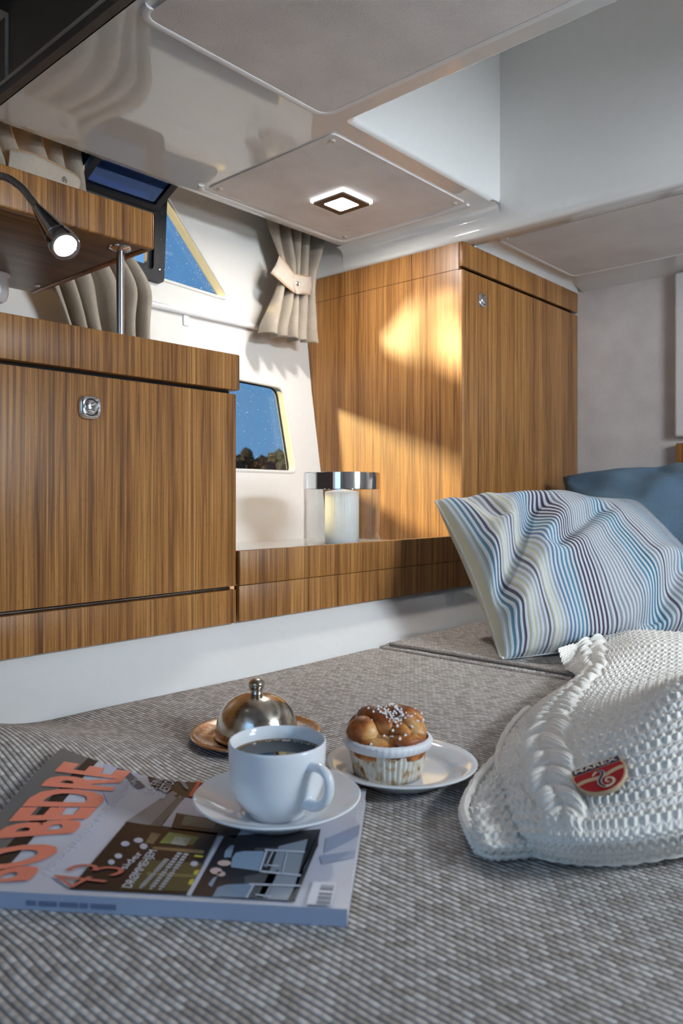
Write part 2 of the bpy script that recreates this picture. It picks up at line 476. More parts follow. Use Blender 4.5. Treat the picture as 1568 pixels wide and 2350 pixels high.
def stripes():
    m, nt, b = new_mat('striped_pillow_cloth')
    uv = nt.nodes.new('ShaderNodeUVMap'); uv.uv_map = 'UVMap'; s = nt.nodes.new('ShaderNodeSeparateXYZ'); nt.links.new(uv.outputs[0], s.inputs[0])
    x = s.outputs[0]
    k = lambda r, g, bl: tuple(((v / 255) / 12.92 if v / 255 < 0.04045 else ((v / 255 + 0.055) / 1.055) ** 2.4) for v in (r, g, bl))
    cream, teal, blue, plum, grey, dteal = k(205, 200, 170), k(82, 128, 150), k(92, 116, 146), k(70, 58, 76), k(138, 141, 148), k(52, 98, 120)
    cr = ramp(nt, x, [(0.0, cream), (0.03, teal), (0.07, plum), (0.09, cream), (0.13, grey), (0.15, plum), (0.17, cream), (0.22, blue), (0.27, teal),
                      (0.31, plum), (0.375, plum), (0.38, grey), (0.40, plum), (0.41, grey), (0.50, grey), (0.51, dteal), (0.53, grey), (0.55, teal),
                      (0.60, dteal), (0.63, grey), (0.645, plum), (0.66, grey), (0.72, grey), (0.74, teal), (0.80, plum), (0.84, teal), (0.9, plum), (1.0, grey)])
    st = mth(nt, 'SINE', mth(nt, 'MULTIPLY', x, 2 * math.pi * 64))
    f = mth(nt, 'MINIMUM', mth(nt, 'MAXIMUM', mth(nt, 'ADD', mth(nt, 'MULTIPLY', st, 2.6), 0.55), 0.0), 1.0)
    P, ps = pos(nt); fine = noise(nt, P, 1300.0, 2.0, 0.7)
    light = ramp(nt, fine, [(0.3, k(165, 172, 180)), (0.7, k(208, 212, 214))])
    c = mixc(nt, f, light, cr)
    nt.links.new(c, b.inputs['Base Color']); b.inputs['Roughness'].default_value = 0.9
    bump(nt, b, mth(nt, 'ADD', mth(nt, 'MULTIPLY', st, -0.5), fine), 0.0010, 0.7)
    return m
M_STRIPE = stripes()

def basket(name, lo, hi, n=170):
    m, nt, b = new_mat(name)
    uv = nt.nodes.new('ShaderNodeUVMap'); uv.uv_map = 'UVMap'; s = nt.nodes.new('ShaderNodeSeparateXYZ'); nt.links.new(uv.outputs[0], s.inputs[0])
    a = mth(nt, 'MULTIPLY', mth(nt, 'SINE', mth(nt, 'MULTIPLY', s.outputs[0], math.pi * n)), mth(nt, 'SINE', mth(nt, 'MULTIPLY', s.outputs[1], math.pi * n)))
    P, ps = pos(nt); fine = noise(nt, P, 500.0, 2.0)
    t = mth(nt, 'ADD', mth(nt, 'ADD', mth(nt, 'MULTIPLY', a, 0.33), 0.5), mth(nt, 'MULTIPLY', mth(nt, 'SUBTRACT', fine, 0.5), 0.5))
    nt.links.new(ramp(nt, t, [(0.15, lo), (0.85, hi)]), b.inputs['Base Color']); b.inputs['Roughness'].default_value = 0.9
    bump(nt, b, a, 0.0012, 0.8); return m
M_BLUEP = basket('blue_basket_weave', (0.040, 0.085, 0.135), (0.16, 0.25, 0.335))
# ------------------------------------------------------------------ the setting
ZA, ZB, XT, XB = 0.676, 0.63, 1.547, 2.178        # ceiling levels, wardrobe side plane, forward bulkhead
WPZ = [-0.40, -0.30, -0.109, 0.012, 0.30, 0.435, 0.60, 0.80, 1.08]
WPY = [1.38, 1.40, 1.443, 1.458, 1.503, 1.519, 1.508, 1.495, 1.48]
def wally(z): return float(np.interp(z, WPZ, WPY))

def st(name, vf, mat, parent=None, label=None, **kw):
    o = mk(name, vf[0], vf[1], mat, parent, **kw)
    if parent is None: o['kind'] = 'structure'
    if label: o['label'] = label
    return o

def bool_cut(o, cutters):
    for q in [o] + cutters:
        bm = bmesh.new(); bm.from_mesh(q.data); bmesh.ops.recalc_face_normals(bm, faces=bm.faces[:]); bm.to_mesh(q.data); bm.free()
    for c in cutters:
        m = o.modifiers.new('cut', 'BOOLEAN'); m.operation = 'DIFFERENCE'; m.solver = 'EXACT'; m.object = c
    bpy.context.view_layer.update()
    dg = bpy.context.evaluated_depsgraph_get()
    me = bpy.data.meshes.new_from_object(o.evaluated_get(dg))
    o.modifiers.clear(); o.data = me
    me.shade_smooth(); me.set_sharp_from_angle(angle=math.radians(30))
    for c in cutters: bpy.data.objects.remove(c, do_unlink=True)

floor_o = st('floor', box(-0.55, 2.2, -1.15, 1.5, -1.02, -1.0), plain('sole_boards', (0.20, 0.12, 0.06), 0.4), label='brown cabin sole under the berth')

prof = [(y, z) for y, z in zip(WPY, WPZ)]
outer = [(y + 0.034, z) for y, z in prof][::-1]
wall_left = st('wall_left', prism(prof + outer, -4.6, XT - 0.002, YZ), M_GELW, label='glossy cream hull side with windows behind the cabinets')
W1 = round_poly([(0.78, 0.068), (1.447, 0.066), (1.432, 0.298), (0.78, 0.322)], [0.02, 0.018, 0.03, 0.02], 6)
W2 = round_poly([(0.42, 0.530), (1.05, 0.513), (1.257, 0.503), (1.09, 0.672), (0.99, 0.775), (0.42, 0.775)], [0.02, 0, 0.012, 0.12, 0.03, 0.02], 6)
cuts = []
for w in (W1, W2):
    v, f = prism(w, 1.30, 1.75, XZ); cuts.append(mk('cutter', v, f, M_GELW))
bool_cut(wall_left, cuts)

def pane_at(poly, off): return prism(poly, 0.0, 0.004, lambda a, b, d: (a, wally(b) + off + d, b))
def outline_tube(poly, rad, off=0.0, fl=None):
    pts = []
    for i in range(len(poly)):
        a, b = np.array(poly[i]), np.array(poly[(i + 1) % len(poly)])
        n = max(1, int(np.linalg.norm(b - a) / 0.05))
        for k in range(n):
            p = a + (b - a) * k / n; pts.append((p[0], wally(p[1]) + off, p[1]))
    return tube(pts, rad, 8, closed=True)
def grow(poly, d):
    c = np.mean(poly, 0); out = []
    n = len(poly)
    for i in range(n):
        t = np.array(poly[(i + 1) % n]) - np.array(poly[i - 1]); t /= np.linalg.norm(t) + 1e-9
        out.append(np.array(poly[i]) + np.array([t[1], -t[0]]) * d)
    return out
def drops(poly, xr, zr, n, off, parent, seed):
    r = random.Random(seed); V, Fc = [], []
    from mathutils.geometry import intersect_point_tri_2d
    def inside(x, z):
        c = False; j = len(poly) - 1
        for i in range(len(poly)):
            xi, zi = poly[i]; xj, zj = poly[j]
            if (zi > z) != (zj > z) and x < (xj - xi) * (z - zi) / (zj - zi) + xi: c = not c
            j = i
        return c
    k = 0
    while k < n:
        x = r.uniform(*xr); z = r.uniform(*zr)
        if not inside(x, z): k += 0.2; continue
        q = r.random() ** 4 * 0.0011 + 0.00042
        b = len(V); y = wally(z) + off
        V += [(x, y - q * 0.7, z)] + [(x + q * math.cos(a), y, z + q * math.sin(a)) for a in [i * math.pi / 3 for i in range(6)]]
        Fc += [[b, b + 1 + i, b + 1 + (i + 1) % 6] for i in range(6)]
        k += 1
    o = mk('water_drops', V, Fc, M_DROP, parent); o['kind'] = 'stuff'
    return o

w1 = st('window_1', pane_at(grow(W1, 0.006), 0.029), M_PANE, label='blue tinted lower hull window beside the wardrobe, specked with water drops')
st('window_frame', outline_tube(W1, 0.0045, 0.001), M_GELW, w1)
st('gasket', outline_tube(grow(W1, -0.001), 0.0028, 0.0275), M_BLACK, w1)
drops(W1, (1.15, 1.44), (0.07, 0.31), 260, 0.0285, w1, 3)
W2R = [p for p in round_poly([(1.03, 0.513), (1.257, 0.503), (1.09, 0.672), (1.03, 0.735)], [0, 0.012, 0.10, 0], 6)]
w2 = st('window_2', pane_at(grow(W2R, 0.006), 0.029), M_PANE, label='blue tinted triangular end of the upper window, specked with water drops')
st('window_frame', outline_tube(W2, 0.0045, 0.001), M_GELW, w2)
drops(W2R, (1.04, 1.25), (0.50, 0.72), 260, 0.0285, w2, 4)
st('pane', pane_at([(0.41, 0.525), (0.80, 0.52), (0.80, 0.78), (0.41, 0.78)], 0.029), M_PANEC, w2, label='clear pane behind the tied-back curtain')
W2T = [(0.80, 0.505), (1.03, 0.500), (1.03, 0.735), (0.985, 0.78), (0.80, 0.78)]
st('pane', pane_at(W2T, 0.029), M_PANEV, w2)  # added pane across the open vent, dims the sun coming through

# far shore seen through the lower window
def treeline():
    V, Fc = [], []
    r = random.Random(5)
    far = []
    for k in range(150):
        ang = math.radians(25 + 75 * k / 150)          # bearing from +x towards +y
        d = 85 + r.uniform(-5, 25)
        hgt = 4.1 + 0.9 * math.sin(k * 0.35) + r.uniform(-.5, .5)
        far.append((d * math.cos(ang), d * math.sin(ang), hgt, r.uniform(2.2, 4.0)))
    ctr = atT(568, 1065, 60.0); far += [(ctr[0], ctr[1], 3.6, 1.3), (ctr[0] + .7, ctr[1] - .9, 3.1, 1.1), (ctr[0] - .6, ctr[1] + .6, 2.9, 1.1)]
    for (x, y, h, w) in far:
        for q in range(9):
            cx, cy, cz, rr = x + r.uniform(-w, w) * .8, y + r.uniform(-w, w) * .8, h * r.uniform(.35, .95), r.uniform(.5, 1.0) * w * .5
            b = len(V); rows = 5; cols = 7
            for i in range(rows):
                p = math.pi * i / (rows - 1)
                for j in range(cols):
                    a = 2 * math.pi * j / cols; q2 = rr * r.uniform(.75, 1.2)
                    V.append((cx + q2 * math.sin(p) * math.cos(a), cy + q2 * math.sin(p) * math.sin(a), cz + q2 * math.cos(p)))
            for i in range(rows - 1):
                for j in range(cols):
                    Fc.append([b + i * cols + j, b + i * cols + (j + 1) % cols, b + (i + 1) * cols + (j + 1) % cols, b + (i + 1) * cols + j])
    b = len(V); n = 40
    for k in range(n):
        ang = math.radians(15 + 95 * k / (n - 1))
        V += [(110 * math.cos(ang), 110 * math.sin(ang), -6), (112 * math.cos(ang), 112 * math.sin(ang), 2.4 + .7 * math.sin(k * 1.3))]
    Fc += [[b + 2 * k, b + 2 * k + 2, b + 2 * k + 3, b + 2 * k + 1] for k in range(n - 1)]
    o = mk('treeline', V, Fc, plain('dark_foliage', (0.035, 0.036, 0.022), 0.9, var=0.5, vs=0.8))
    return tag(o, 'dark trees on the far shore seen through the lower window', 'trees', kind='stuff')
treeline()

# overhead: slab with hatch well, beam, forward ceiling
HX0, HX1, HY0, HY1 = 1.03, 1.548, -0.45, 0.900
ceil_v, ceil_f = [], []
def addp(vf):
    o = len(ceil_v); ceil_v.extend([tuple(p) for p in vf[0]]); ceil_f.extend([[i + o for i in q] for q in vf[1]])
r0 = 0.010
lip = [(1.36, ZA), (1.372, ZA + .001), (1.382, ZA + .004), (1.385, ZA + .009), (1.383, ZA + .013), (1.36, ZA + .014)]
def quad(pts): addp((pts, [[0, 1, 2, 3]]))
quad([(0.58, -1.15, ZA), (HX0 - r0, -1.15, ZA), (HX0 - r0, 1.36, ZA), (0.58, 1.36, ZA)])
quad([(HX0 - r0, HY1 + r0, ZA), (1.522, HY1 + r0, ZA), (1.522, 1.36, ZA), (HX0 - r0, 1.36, ZA)])
quad([(HX0 - r0, -1.15, ZA), (1.548, -1.15, ZA), (1.548, HY0 - r0, ZA), (HX0 - r0, HY0 - r0, ZA)])
addp(extrude_profile(lip, 0.58, XT + 0.01, lambda a, b, t: (t, a, b)))
quad([(0.56, -1.15, ZA + .014), (HX0 - r0, -1.15, ZA + .014), (HX0 - r0, 1.36, ZA + .014), (0.56, 1.36, ZA + .014)])
quad([(HX0 - r0, HY1 + r0, ZA + .014), (1.56, HY1 + r0, ZA + .014), (1.56, 1.36, ZA + .014), (HX0 - r0, 1.36, ZA + .014)])
# hatch well: lip fillet then walls
def well_loop(off, z):
    x0, y0, y1 = HX0 - off, HY0 - off, HY1 + off
    L = round_poly([(HX1, y1), (x0, y1), (x0, y0), (HX1, y0)], [0.0, 0.014, 0.014, 0.0], 5)
    return [(p[0], p[1], z) for p in L]
loops = [well_loop(r0, ZA), well_loop(.006, ZA + .0015), well_loop(.002, ZA + .005), well_loop(0, ZA + .011), well_loop(0, 1.06)]
V = [p for l in loops for p in l]; n = len(loops[0])
addp((V, [[k * n + i, k * n + i + 1, (k + 1) * n + i + 1, (k + 1) * n + i] for k in range(len(loops) - 1) for i in range(n - 1)]))
quad([(HX0, HY0, 1.06), (HX1, HY0, 1.06), (HX1, HY1, 1.06), (HX0, HY1, 1.06)])
# small corner patches round the well
for (cx, cy) in ((HX0 - r0, HY1 + r0), (HX0 - r0, HY0 - r0)):
    arc = [q for q in loops[0] if math.hypot(q[0] - cx, q[1] - cy) < 0.02]
    addp(([(cx, cy, ZA)] + arc, [[0, i + 1, i + 2] for i in range(len(arc) - 1)]))
beam_out = [(1.522, ZA), (1.533, ZA - .002), (1.541, ZA - .007), (1.546, ZA - .015), (1.548, ZA - .026), (1.548, 0.630), (1.550, 0.620), (1.555, 0.6145), (1.562, 0.613), (1.600, 0.613), (1.606, 0.618), (1.608, ZB)]
beam_in = [(1.548, 1.06), (1.548, 0.70), (1.548, 0.650), (1.548, 0.630), (1.550, 0.620), (1.555, 0.6145), (1.562, 0.613), (1.600, 0.613), (1.606, 0.618), (1.608, ZB)]
addp(extrude_profile(beam_out, HY1, 1.385, lambda a, b, t: (a, t, b)))
addp(extrude_profile(beam_in, HY0, HY1, lambda a, b, t: (a, t, b)))
quad([(1.5485, 0.86, 0.64), (1.5485, 0.94, 0.64), (1.5485, 0.94, 1.06), (1.5485, 0.86, 1.06)])
quad([(1.515, 0.898, ZA + .0005), (1.549, 0.898, ZA + .0005), (1.549, 0.93, ZA + .0005), (1.515, 0.93, ZA + .0005)])
addp(extrude_profile(beam_out, -1.15, HY0, lambda a, b, t: (a, t, b)))
# beam carries on above the wall pocket, pocket top and inboard side
addp(extrude_profile([(1.548, 0.80), (1.548, 0.70)] + beam_out[6:], 1.384, 1.52, lambda a, b, t: (a, t, b)))
quad([(-4.6, 1.25, 0.80), (1.56, 1.25, 0.80), (1.56, 1.51, 0.80), (-4.6, 1.51, 0.80)])
quad([(0.56, 1.25, ZA + .014), (1.56, 1.25, ZA + .014), (1.56, 1.25, 0.80), (0.56, 1.25, 0.80)])
# forward ceiling with coves down to wardrobe and bulkhead
fw = [(1.608, ZB)]
cove = [(0.965, ZB), (0.980, ZB - .0015), (0.990, ZB - .006), (0.997, ZB - .012), (1.0015, 0.613)]
quad([(1.606, -1.15, ZB), (2.075, -1.15, ZB), (2.075, 0.965, ZB), (1.606, 0.965, ZB)])
addp(extrude_profile(cove, 1.606, XB, lambda a, b, t: (t, a, b)))
addp(extrude_profile([(2.075, ZB), (2.095, ZB - .001), (2.12, ZB - .004), (2.15, ZB - .010), (XB, 0.6135)], -1.15, 0.985, lambda a, b, t: (a, t, b)))
ceil = mk('ceiling', ceil_v, ceil_f, M_GEL, angle=50); ceil['kind'] = 'structure'; ceil['label'] = 'glossy white moulded overhead with a square hatch well and beam'

# inset suede headliner panels with white beads
def panel(poly, z, bead, beadmat, rb, name='headliner_panel', th=0.004, label=None):
    o = st(name, prism(poly, z - th, z + 0.002, XY), M_SUEDE, ceil, label=label)
    if bead is not None:
        st('bead', tube([(p[0], p[1], z - 0.001) for p in bead], rb, 8, closed=(bead is poly), flat=0.7), beadmat, o)
    return o
big = round_poly([(0.606, -0.60), (0.972, -0.60), (0.972, 0.915), (0.606, 0.915)], 0.022, 6)
panel(big, ZA, grow(big, 0.006), M_TRIMW, 0.0075, label='large beige suede panel nearest the cabin entrance')
lightp = round_poly([(1.037, 0.953), (1.486, 0.953), (1.486, 1.326), (1.037, 1.326)], 0.012, 4)
lp = panel(lightp, ZA, [], M_TRIMW, 0.0, label='beige suede panel holding the square ceiling light') if False else st('headliner_panel', prism(lightp, ZA - .003, ZA + .002, XY), M_SUEDE, ceil, label='beige suede panel holding the square ceiling light')
st('bead', tube(np.array([(1.020, 1.325, ZA), (1.030, 1.340, ZA), (1.045, 1.345, ZA), (1.25, 1.345, ZA), (1.47, 1.345, ZA), (1.492, 1.340, ZA), (1.500, 1.325, ZA), (1.500, 1.20, ZA), (1.500, 1.05, ZA), (1.500, 0.955, ZA)]), 0.0065, 8, flat=0.7), M_TRIMW, lp)
for (x, y) in ((1.056, 1.307), (1.056, 0.973), (1.468, 0.972), (1.468, 1.307)):
    st('screw_cap', lathe([(0, -0.0065), (0.004, -0.006), (0.0065, -0.004), (0.007, -0.002)], (x, y, ZA), 14), M_CAP, lp)
fwdp = round_poly([(1.640, -0.70), (2.040, -0.70), (2.040, 0.950), (1.640, 0.950)], 0.02, 6)
panel(fwdp, ZB, grow(fwdp, 0.006), M_TRIMW, 0.0075, label='beige suede panel above the forward berth')

# aft of the overhead the cabin steps up behind a dark brown face
st('trim_1', prism([(-1.15, ZA), (1.385, ZA), (1.385, 0.80), (1.48, 0.80), (1.48, 1.06), (-1.15, 1.06)], 0.566, 0.582, YZ), M_DARKB, label='dark brown face above the aft edge of the overhead')
st('ceiling_aft', box(-0.55, 0.56, -1.15, 1.50, 1.06, 1.08), M_GEL, label='white roof over the cabin entrance')
st('ceiling_top', box(0.56, 2.22, -1.15, 1.52, 1.062, 1.08), M_GEL, label='outer deck above the overhead')
st('wall_aft_sun_block', box(-4.6, -0.55, 1.53, 1.56, 1.0, 2.3), M_GELW, label='cream unseen wall added aft of the cabin to block the sun')  # unseen high wall added to keep direct sun off the starboard side
st('wall_back_sky_block', join(box(-0.58, -0.55, 0.38, 1.50, -1.0, 1.06), box(-0.58, -0.55, -1.15, -0.25, -1.0, 1.06), box(-0.58, -0.55, -0.25, 0.38, 0.62, 1.06)), M_GELW, label='white aft bulkhead added out of view to cut the sky light')  # added out of view to narrow the opening for sky light
st('wall_light_block', box(-0.55, 0.81, -0.84, -0.80, -0.278, 1.06), M_GELW, label='white unseen half bulkhead added to shade the near mattress')  # unseen screen added to hold window light off the near mattress
wall_right = st('wall_right', box(-0.55, 2.2, -1.19, -1.15, -1.0, 1.08), M_GELW, label='cream hull side opposite the cabinets')
st('wall_front', box(XB, XB + 0.03, -1.15, 1.02, -1.0, 1.06), M_SUEDE, label='beige suede forward bulkhead beside the wardrobe')
# slanted white coaming between berth and cabinets, and the little shelf behind the fascia
coam = [(0.905, -0.42), (0.925, -0.300), (0.940, -0.274), (1.012, -0.222), (1.02, -0.205), (1.10, -0.204)]
st('trim_2', extrude_profile(coam, -4.6, XB, lambda a, b, t: (t, a, b)), M_GEL, angle=60, label='white moulded coaming between the mattress and the wooden fronts')
st('trim_3', box(0.852, XT, 1.016, 1.452, -0.130, -0.112), M_GELW, label='white shelf bottom behind the low wooden fascia')
st('trim_4', box(0.852, XT, 1.40, 1.46, -0.40, -0.130), M_GELW, label='white hull liner below the shelf')
# white door edge on the bulkhead
dr = st('door_1', box(2.150, 2.178, 0.05, 0.712, 0.162, 0.612, 0.008, 3), M_TRIMW, label='white framed locker door on the forward bulkhead')
st('door_panel', box(2.146, 2.152, 0.10, 0.66, 0.21, 0.57, 0.004), M_TRIMW, dr)
wp = mk('wooden_shelf', *box(2.150, 2.178, 0.05, 0.706, 0.080, 0.146, 0.002), M_WOOD, loc=(2.16, 0.3, 0.08))
tag(wp, 'short teak ledge on the forward bulkhead under the white door', 'shelf')

# starboard windows, opposite
for k, (x0, x1, z0, z1) in enumerate(((0.93, 1.45, 0.066, 0.315), (0.44, 1.24, 0.50, 0.74))):
    o_ = round_poly([(x0, z0), (x1, z0), (x1, z1), (x0, z1)], 0.03, 5); i_ = round_poly([(x0 + .02, z0 + .02), (x1 - .02, z0 + .02), (x1 - .02, z1 - .02), (x0 + .02, z1 - .02)], 0.02, 5)
    wx = st('window_%d' % (3 + k), prism(i_, -1.148, -1.144, XZ), M_PANE, label=('lower' if k == 0 else 'upper') + ' window in the cream hull side opposite the cabinets')
    st('window_frame', ring_frame(o_, i_, -1.150, -1.138, XZ), M_GELW, wx)
# ------------------------------------------------------------------ cabinets and fittings
def push_lock(parent, c, outdir, name='push_lock'):
    """rounded square chrome bezel with a round push button, facing -y"""
    z = Vector(outdir)
    bez = []
    base = []
    n = 48
    V, Fc = [], []
    prof = [(1.00, 0.0), (1.0, 0.0018), (0.95, 0.0042), (0.86, 0.0058), (0.74, 0.0062), (0.70, 0.0052), (0.69, 0.002)]
    for (k, h) in prof:
        for i in range(n):
            a = 2 * math.pi * i / n
            ca, sa = math.cos(a), math.sin(a)
            sq = (abs(ca) ** 3.6 + abs(sa) ** 3.6) ** (-1 / 3.6)
            mixr = sq * 0.0172 if k > 0.8 else 0.0172
            rr = mixr * k if k > 0.8 else 0.0172 * k
            V.append((rr * ca, rr * sa, h))
    m = len(prof)
    Fc = [[j * n + i, j * n + (i + 1) % n, (j + 1) * n + (i + 1) % n, (j + 1) * n + i] for j in range(m - 1) for i in range(n)]
    vf = orient((V, Fc), c, z, (1, 0, 0))
    lk = mk(name, *vf, M_CHROME, parent, angle=50)
    lk['label'] = 'chrome push lock'
    btn = lathe([(0.0113, 0.002), (0.0113, 0.0048), (0.0105, 0.0062), (0.0085, 0.0074), (0.005, 0.0084), (0, 0.0087)], (0, 0, 0), 36)
    mk('button', *orient(btn, c, z, (1, 0, 0)), M_CHROME, lk)
    gr = lathe([(0.0122, 0.0015), (0.0122, 0.0030), (0.0110, 0.0030)], (0, 0, 0), 36)
    mk('groove', *orient(gr, c, z, (1, 0, 0)), M_GAP, lk)
    return lk

# left cabinet: carcass, worktop edge, door, plinth
XR = 0.849
cab = thing('base_cabinet', (0.27, 1.2, -0.22), 'long teak cabinet with chrome push lock under the steel post', 'cabinet')
mk('carcass', *box(-0.30, XR - 0.006, 1.018, 1.40, -0.200, 0.236, 0.001), M_GAP, cab)
mk('worktop', *box(-0.30, XR + 0.001, 0.998, 1.405, 0.1815, 0.2425, 0.002), M_WOOD, cab)
door = mk('door', *box(-0.28, XR - 0.003, 1.003, 1.018, -0.1525, 0.1755, 0.0015), M_WOOD, cab)
push_lock(door, (0.571, 1.0025, 0.1286), (0, -1, 0))
mk('plinth', *box(-0.30, XR - 0.003, 1.003, 1.018, -0.2157, -0.1585, 0.0015), M_WOOD, cab)
mk('gap_strip', *box(-0.28, XR - 0.008, 1.013, 1.0175, -0.1580, -0.1545, 0.0005), M_GUN, cab)

# low fascia in front of the candle shelf
fas = thing('shelf_fascia', (1.2, 1.0, -0.215), 'low teak fascia of two matched boards in front of the candle', 'shelf front')
mk('board', *box(XR + 0.003, XT - 0.001, 1.001, 1.016, -0.1522, -0.0932, 0.001), M_WOOD, fas)
mk('board', *box(XR + 0.003, XT - 0.001, 1.0015, 1.016, -0.2150, -0.1532, 0.001), M_WOOD, fas)

# wardrobe
war = thing('wardrobe', (1.86, 1.2, -0.40), 'tall teak wardrobe between the curtain and the forward bulkhead', 'wardrobe')
mk('carcass', *box(XT + 0.012, XB - 0.004, 1.018, 1.38, -0.30, 0.612, 0.001), M_GAP, war)
mk('side_panel', *prism([(1.012, -0.215), (1.40, -0.215), (1.445, -0.105), (1.462, 0.012), (1.507, 0.30), (1.523, 0.435), (1.515, 0.5475), (1.012, 0.5475)], XT, XT + 0.012, YZ), M_WOOD, war)
mk('side_panel', *prism([(1.012, 0.5487), (1.515, 0.5487), (1.510, 0.613), (1.012, 0.613)], XT, XT + 0.012, YZ), M_WOOD, war)
edge = round_poly([(XT, 1.012), (XT, 1.0), (XT + 0.0095, 1.0), (XT + 0.0095, 1.012)], [0, 0.005, 0, 0], 5)
mk('corner_post', *prism(edge, -0.215, 0.5455, XY), M_WOOD, war)
mk('top_rail', *box(XT, XB - 0.001, 1.0, 1.012, 0.5535, 0.613, 0.002), M_WOOD, war)
wd = mk('door', *box(XT + 0.0105, XB - 0.002, 1.0, 1.016, -0.10, 0.5455, 0.002), M_WOOD, war)
push_lock(wd, (1.632, 0.9998, 0.486), (0, -1, 0))
mk('plinth', *box(XT + 0.0105, XB - 0.002, 1.002, 1.016, -0.215, -0.104, 0.002), M_WOOD, war)

# overhead shelf on a post
sh = thing('overhead_shelf', (0.3, 1.18, 0.383), 'thick teak shelf hanging above the left cabinet', 'shelf')
mk('front_board', *box(-0.30, 0.680, 1.0, 1.012, 0.382, 0.4387, 0.003, 3), M_WOOD, sh)
mk('end_board', *box(0.668, 0.680, 1.0125, 1.385, 0.382, 0.4387, 0.002), M_WOOD, sh)
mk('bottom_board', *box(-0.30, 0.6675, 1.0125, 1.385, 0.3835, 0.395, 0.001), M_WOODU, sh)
mk('top_board', *box(-0.30, 0.6675, 1.0125, 1.385, 0.425, 0.4375, 0.001), M_WOOD, sh)
mk('light_spot', *lathe([(0, 0.0), (0.004, 0.0), (0.005, 0.002)], (0.655, 1.33, 0.381), 12), M_TRIMW, sh)
po = thing('steel_post', (0.641, 1.034, 0.2425), 'slim steel post between the left cabinet and overhead shelf', 'post')
mk('rod', *tube([(0.641, 1.034, 0.2430), (0.641, 1.034, 0.30), (0.641, 1.034, 0.3825)], 0.0059, 20), M_STEEL, po)
mk('flange', *lathe([(0.006, -0.006), (0.012, -0.0045), (0.0165, -0.002), (0.0172, 0.0), (0, 0.0)], (0.641, 1.034, 0.3830), 32), M_CHROME, po)
pl = mk('socket_cap', *lathe([(0, -0.050), (0.010, -0.049), (0.016, -0.044), (0.019, -0.034), (0.019, -0.006), (0.022, -0.003), (0.022, 0.0), (0, 0)], (0.575, 1.315, 0.3832), 28), M_TRIMW, loc=(0.575, 1.315, 0.36))
tag(pl, 'round white plastic fitting under the overhead shelf', 'fitting')

# reading lamp
lamp = thing('reading_lamp', (0.30, 1.0, 0.40), 'chrome gooseneck reading lamp in front of the overhead shelf, lit', 'lamp')
h0 = atT(84, 476, 0.845); h1 = atT(151, 566, 0.790)
ax = (h1 - h0); L = np.linalg.norm(ax); ax /= L
neck = smooth_path([(0.262, 0.985, 0.425), (0.262, 0.95, 0.425), atT(-60, 412, 0.90), atT(0, 404, 0.88), atT(42, 425, 0.865), atT(72, 459, 0.85), h0 + ax * 0.004], 14)
d = np.r_[0, np.cumsum(np.linalg.norm(np.diff(neck, axis=0), axis=1))]
fine = np.stack([np.interp(np.linspace(0, d[-1], 420), d, neck[:, k]) for k in range(3)], 1)
rr = 0.0040 + 0.0006 * np.abs(np.sin(np.linspace(0, d[-1], 420) / 0.0034 * math.pi))
mk('gooseneck', *tube(fine, rr, 14), M_GUN, lamp, angle=80)
head = lathe([(0, -0.002), (0.0048, 0.0), (0.0058, 0.004), (0.0075, L * 0.22), (0.0112, L * 0.52), (0.0140, L * 0.76), (0.0146, L * 0.80), (0.0138, L * 0.81), (0.0138, L * 0.83), (0.0150, L * 0.84), (0.0156, L * 0.90), (0.0156, L * 0.985), (0.0148, L), (0.0122, L), (0.0106, L * 0.975), (0.0100, L * 0.94)], (0, 0, 0), 40)
mk('lamp_head', *orient(head, h0, ax), M_GUN, lamp, angle=40)
lens = lathe([(0.0103, L * 0.945), (0.008, L * 0.955), (0, L * 0.958)], (0, 0, 0), 32)
mk('lens', *orient(lens, h0, ax), M_LAMP, lamp)
rose = lathe([(0.022, 0), (0.022, 0.004), (0.018, 0.008), (0.006, 0.012), (0, 0.012)], (0, 0, 0), 30)
mk('wall_rose', *orient(rose, (0.262, 0.9995, 0.425), (0, -1, 0)), M_CHROME, lamp)

# ceiling light
LX, LY = 1.279, 1.150
led = thing('ceiling_light', (LX, LY, ZA - 0.02), 'square LED downlight with bronze frame in the suede overhead', 'light')
sq = lambda h: round_poly([(LX - h, LY - h), (LX + h, LY - h), (LX + h, LY + h), (LX - h, LY + h)], 0.004, 3)
mk('acrylic_plate', *prism(sq(0.051), ZA - 0.0105, ZA - 0.0035, XY), emit('acrylic_edge', (0.95, 0.96, 0.97), 1.5), led)
mk('frame', *ring_frame(sq(0.046), sq(0.0285), ZA - 0.0145, ZA - 0.0108, XY), M_LEDFR, led)
mk('diffuser', *prism(sq(0.0283), ZA - 0.0135, ZA - 0.0108, XY), M_LED, led)

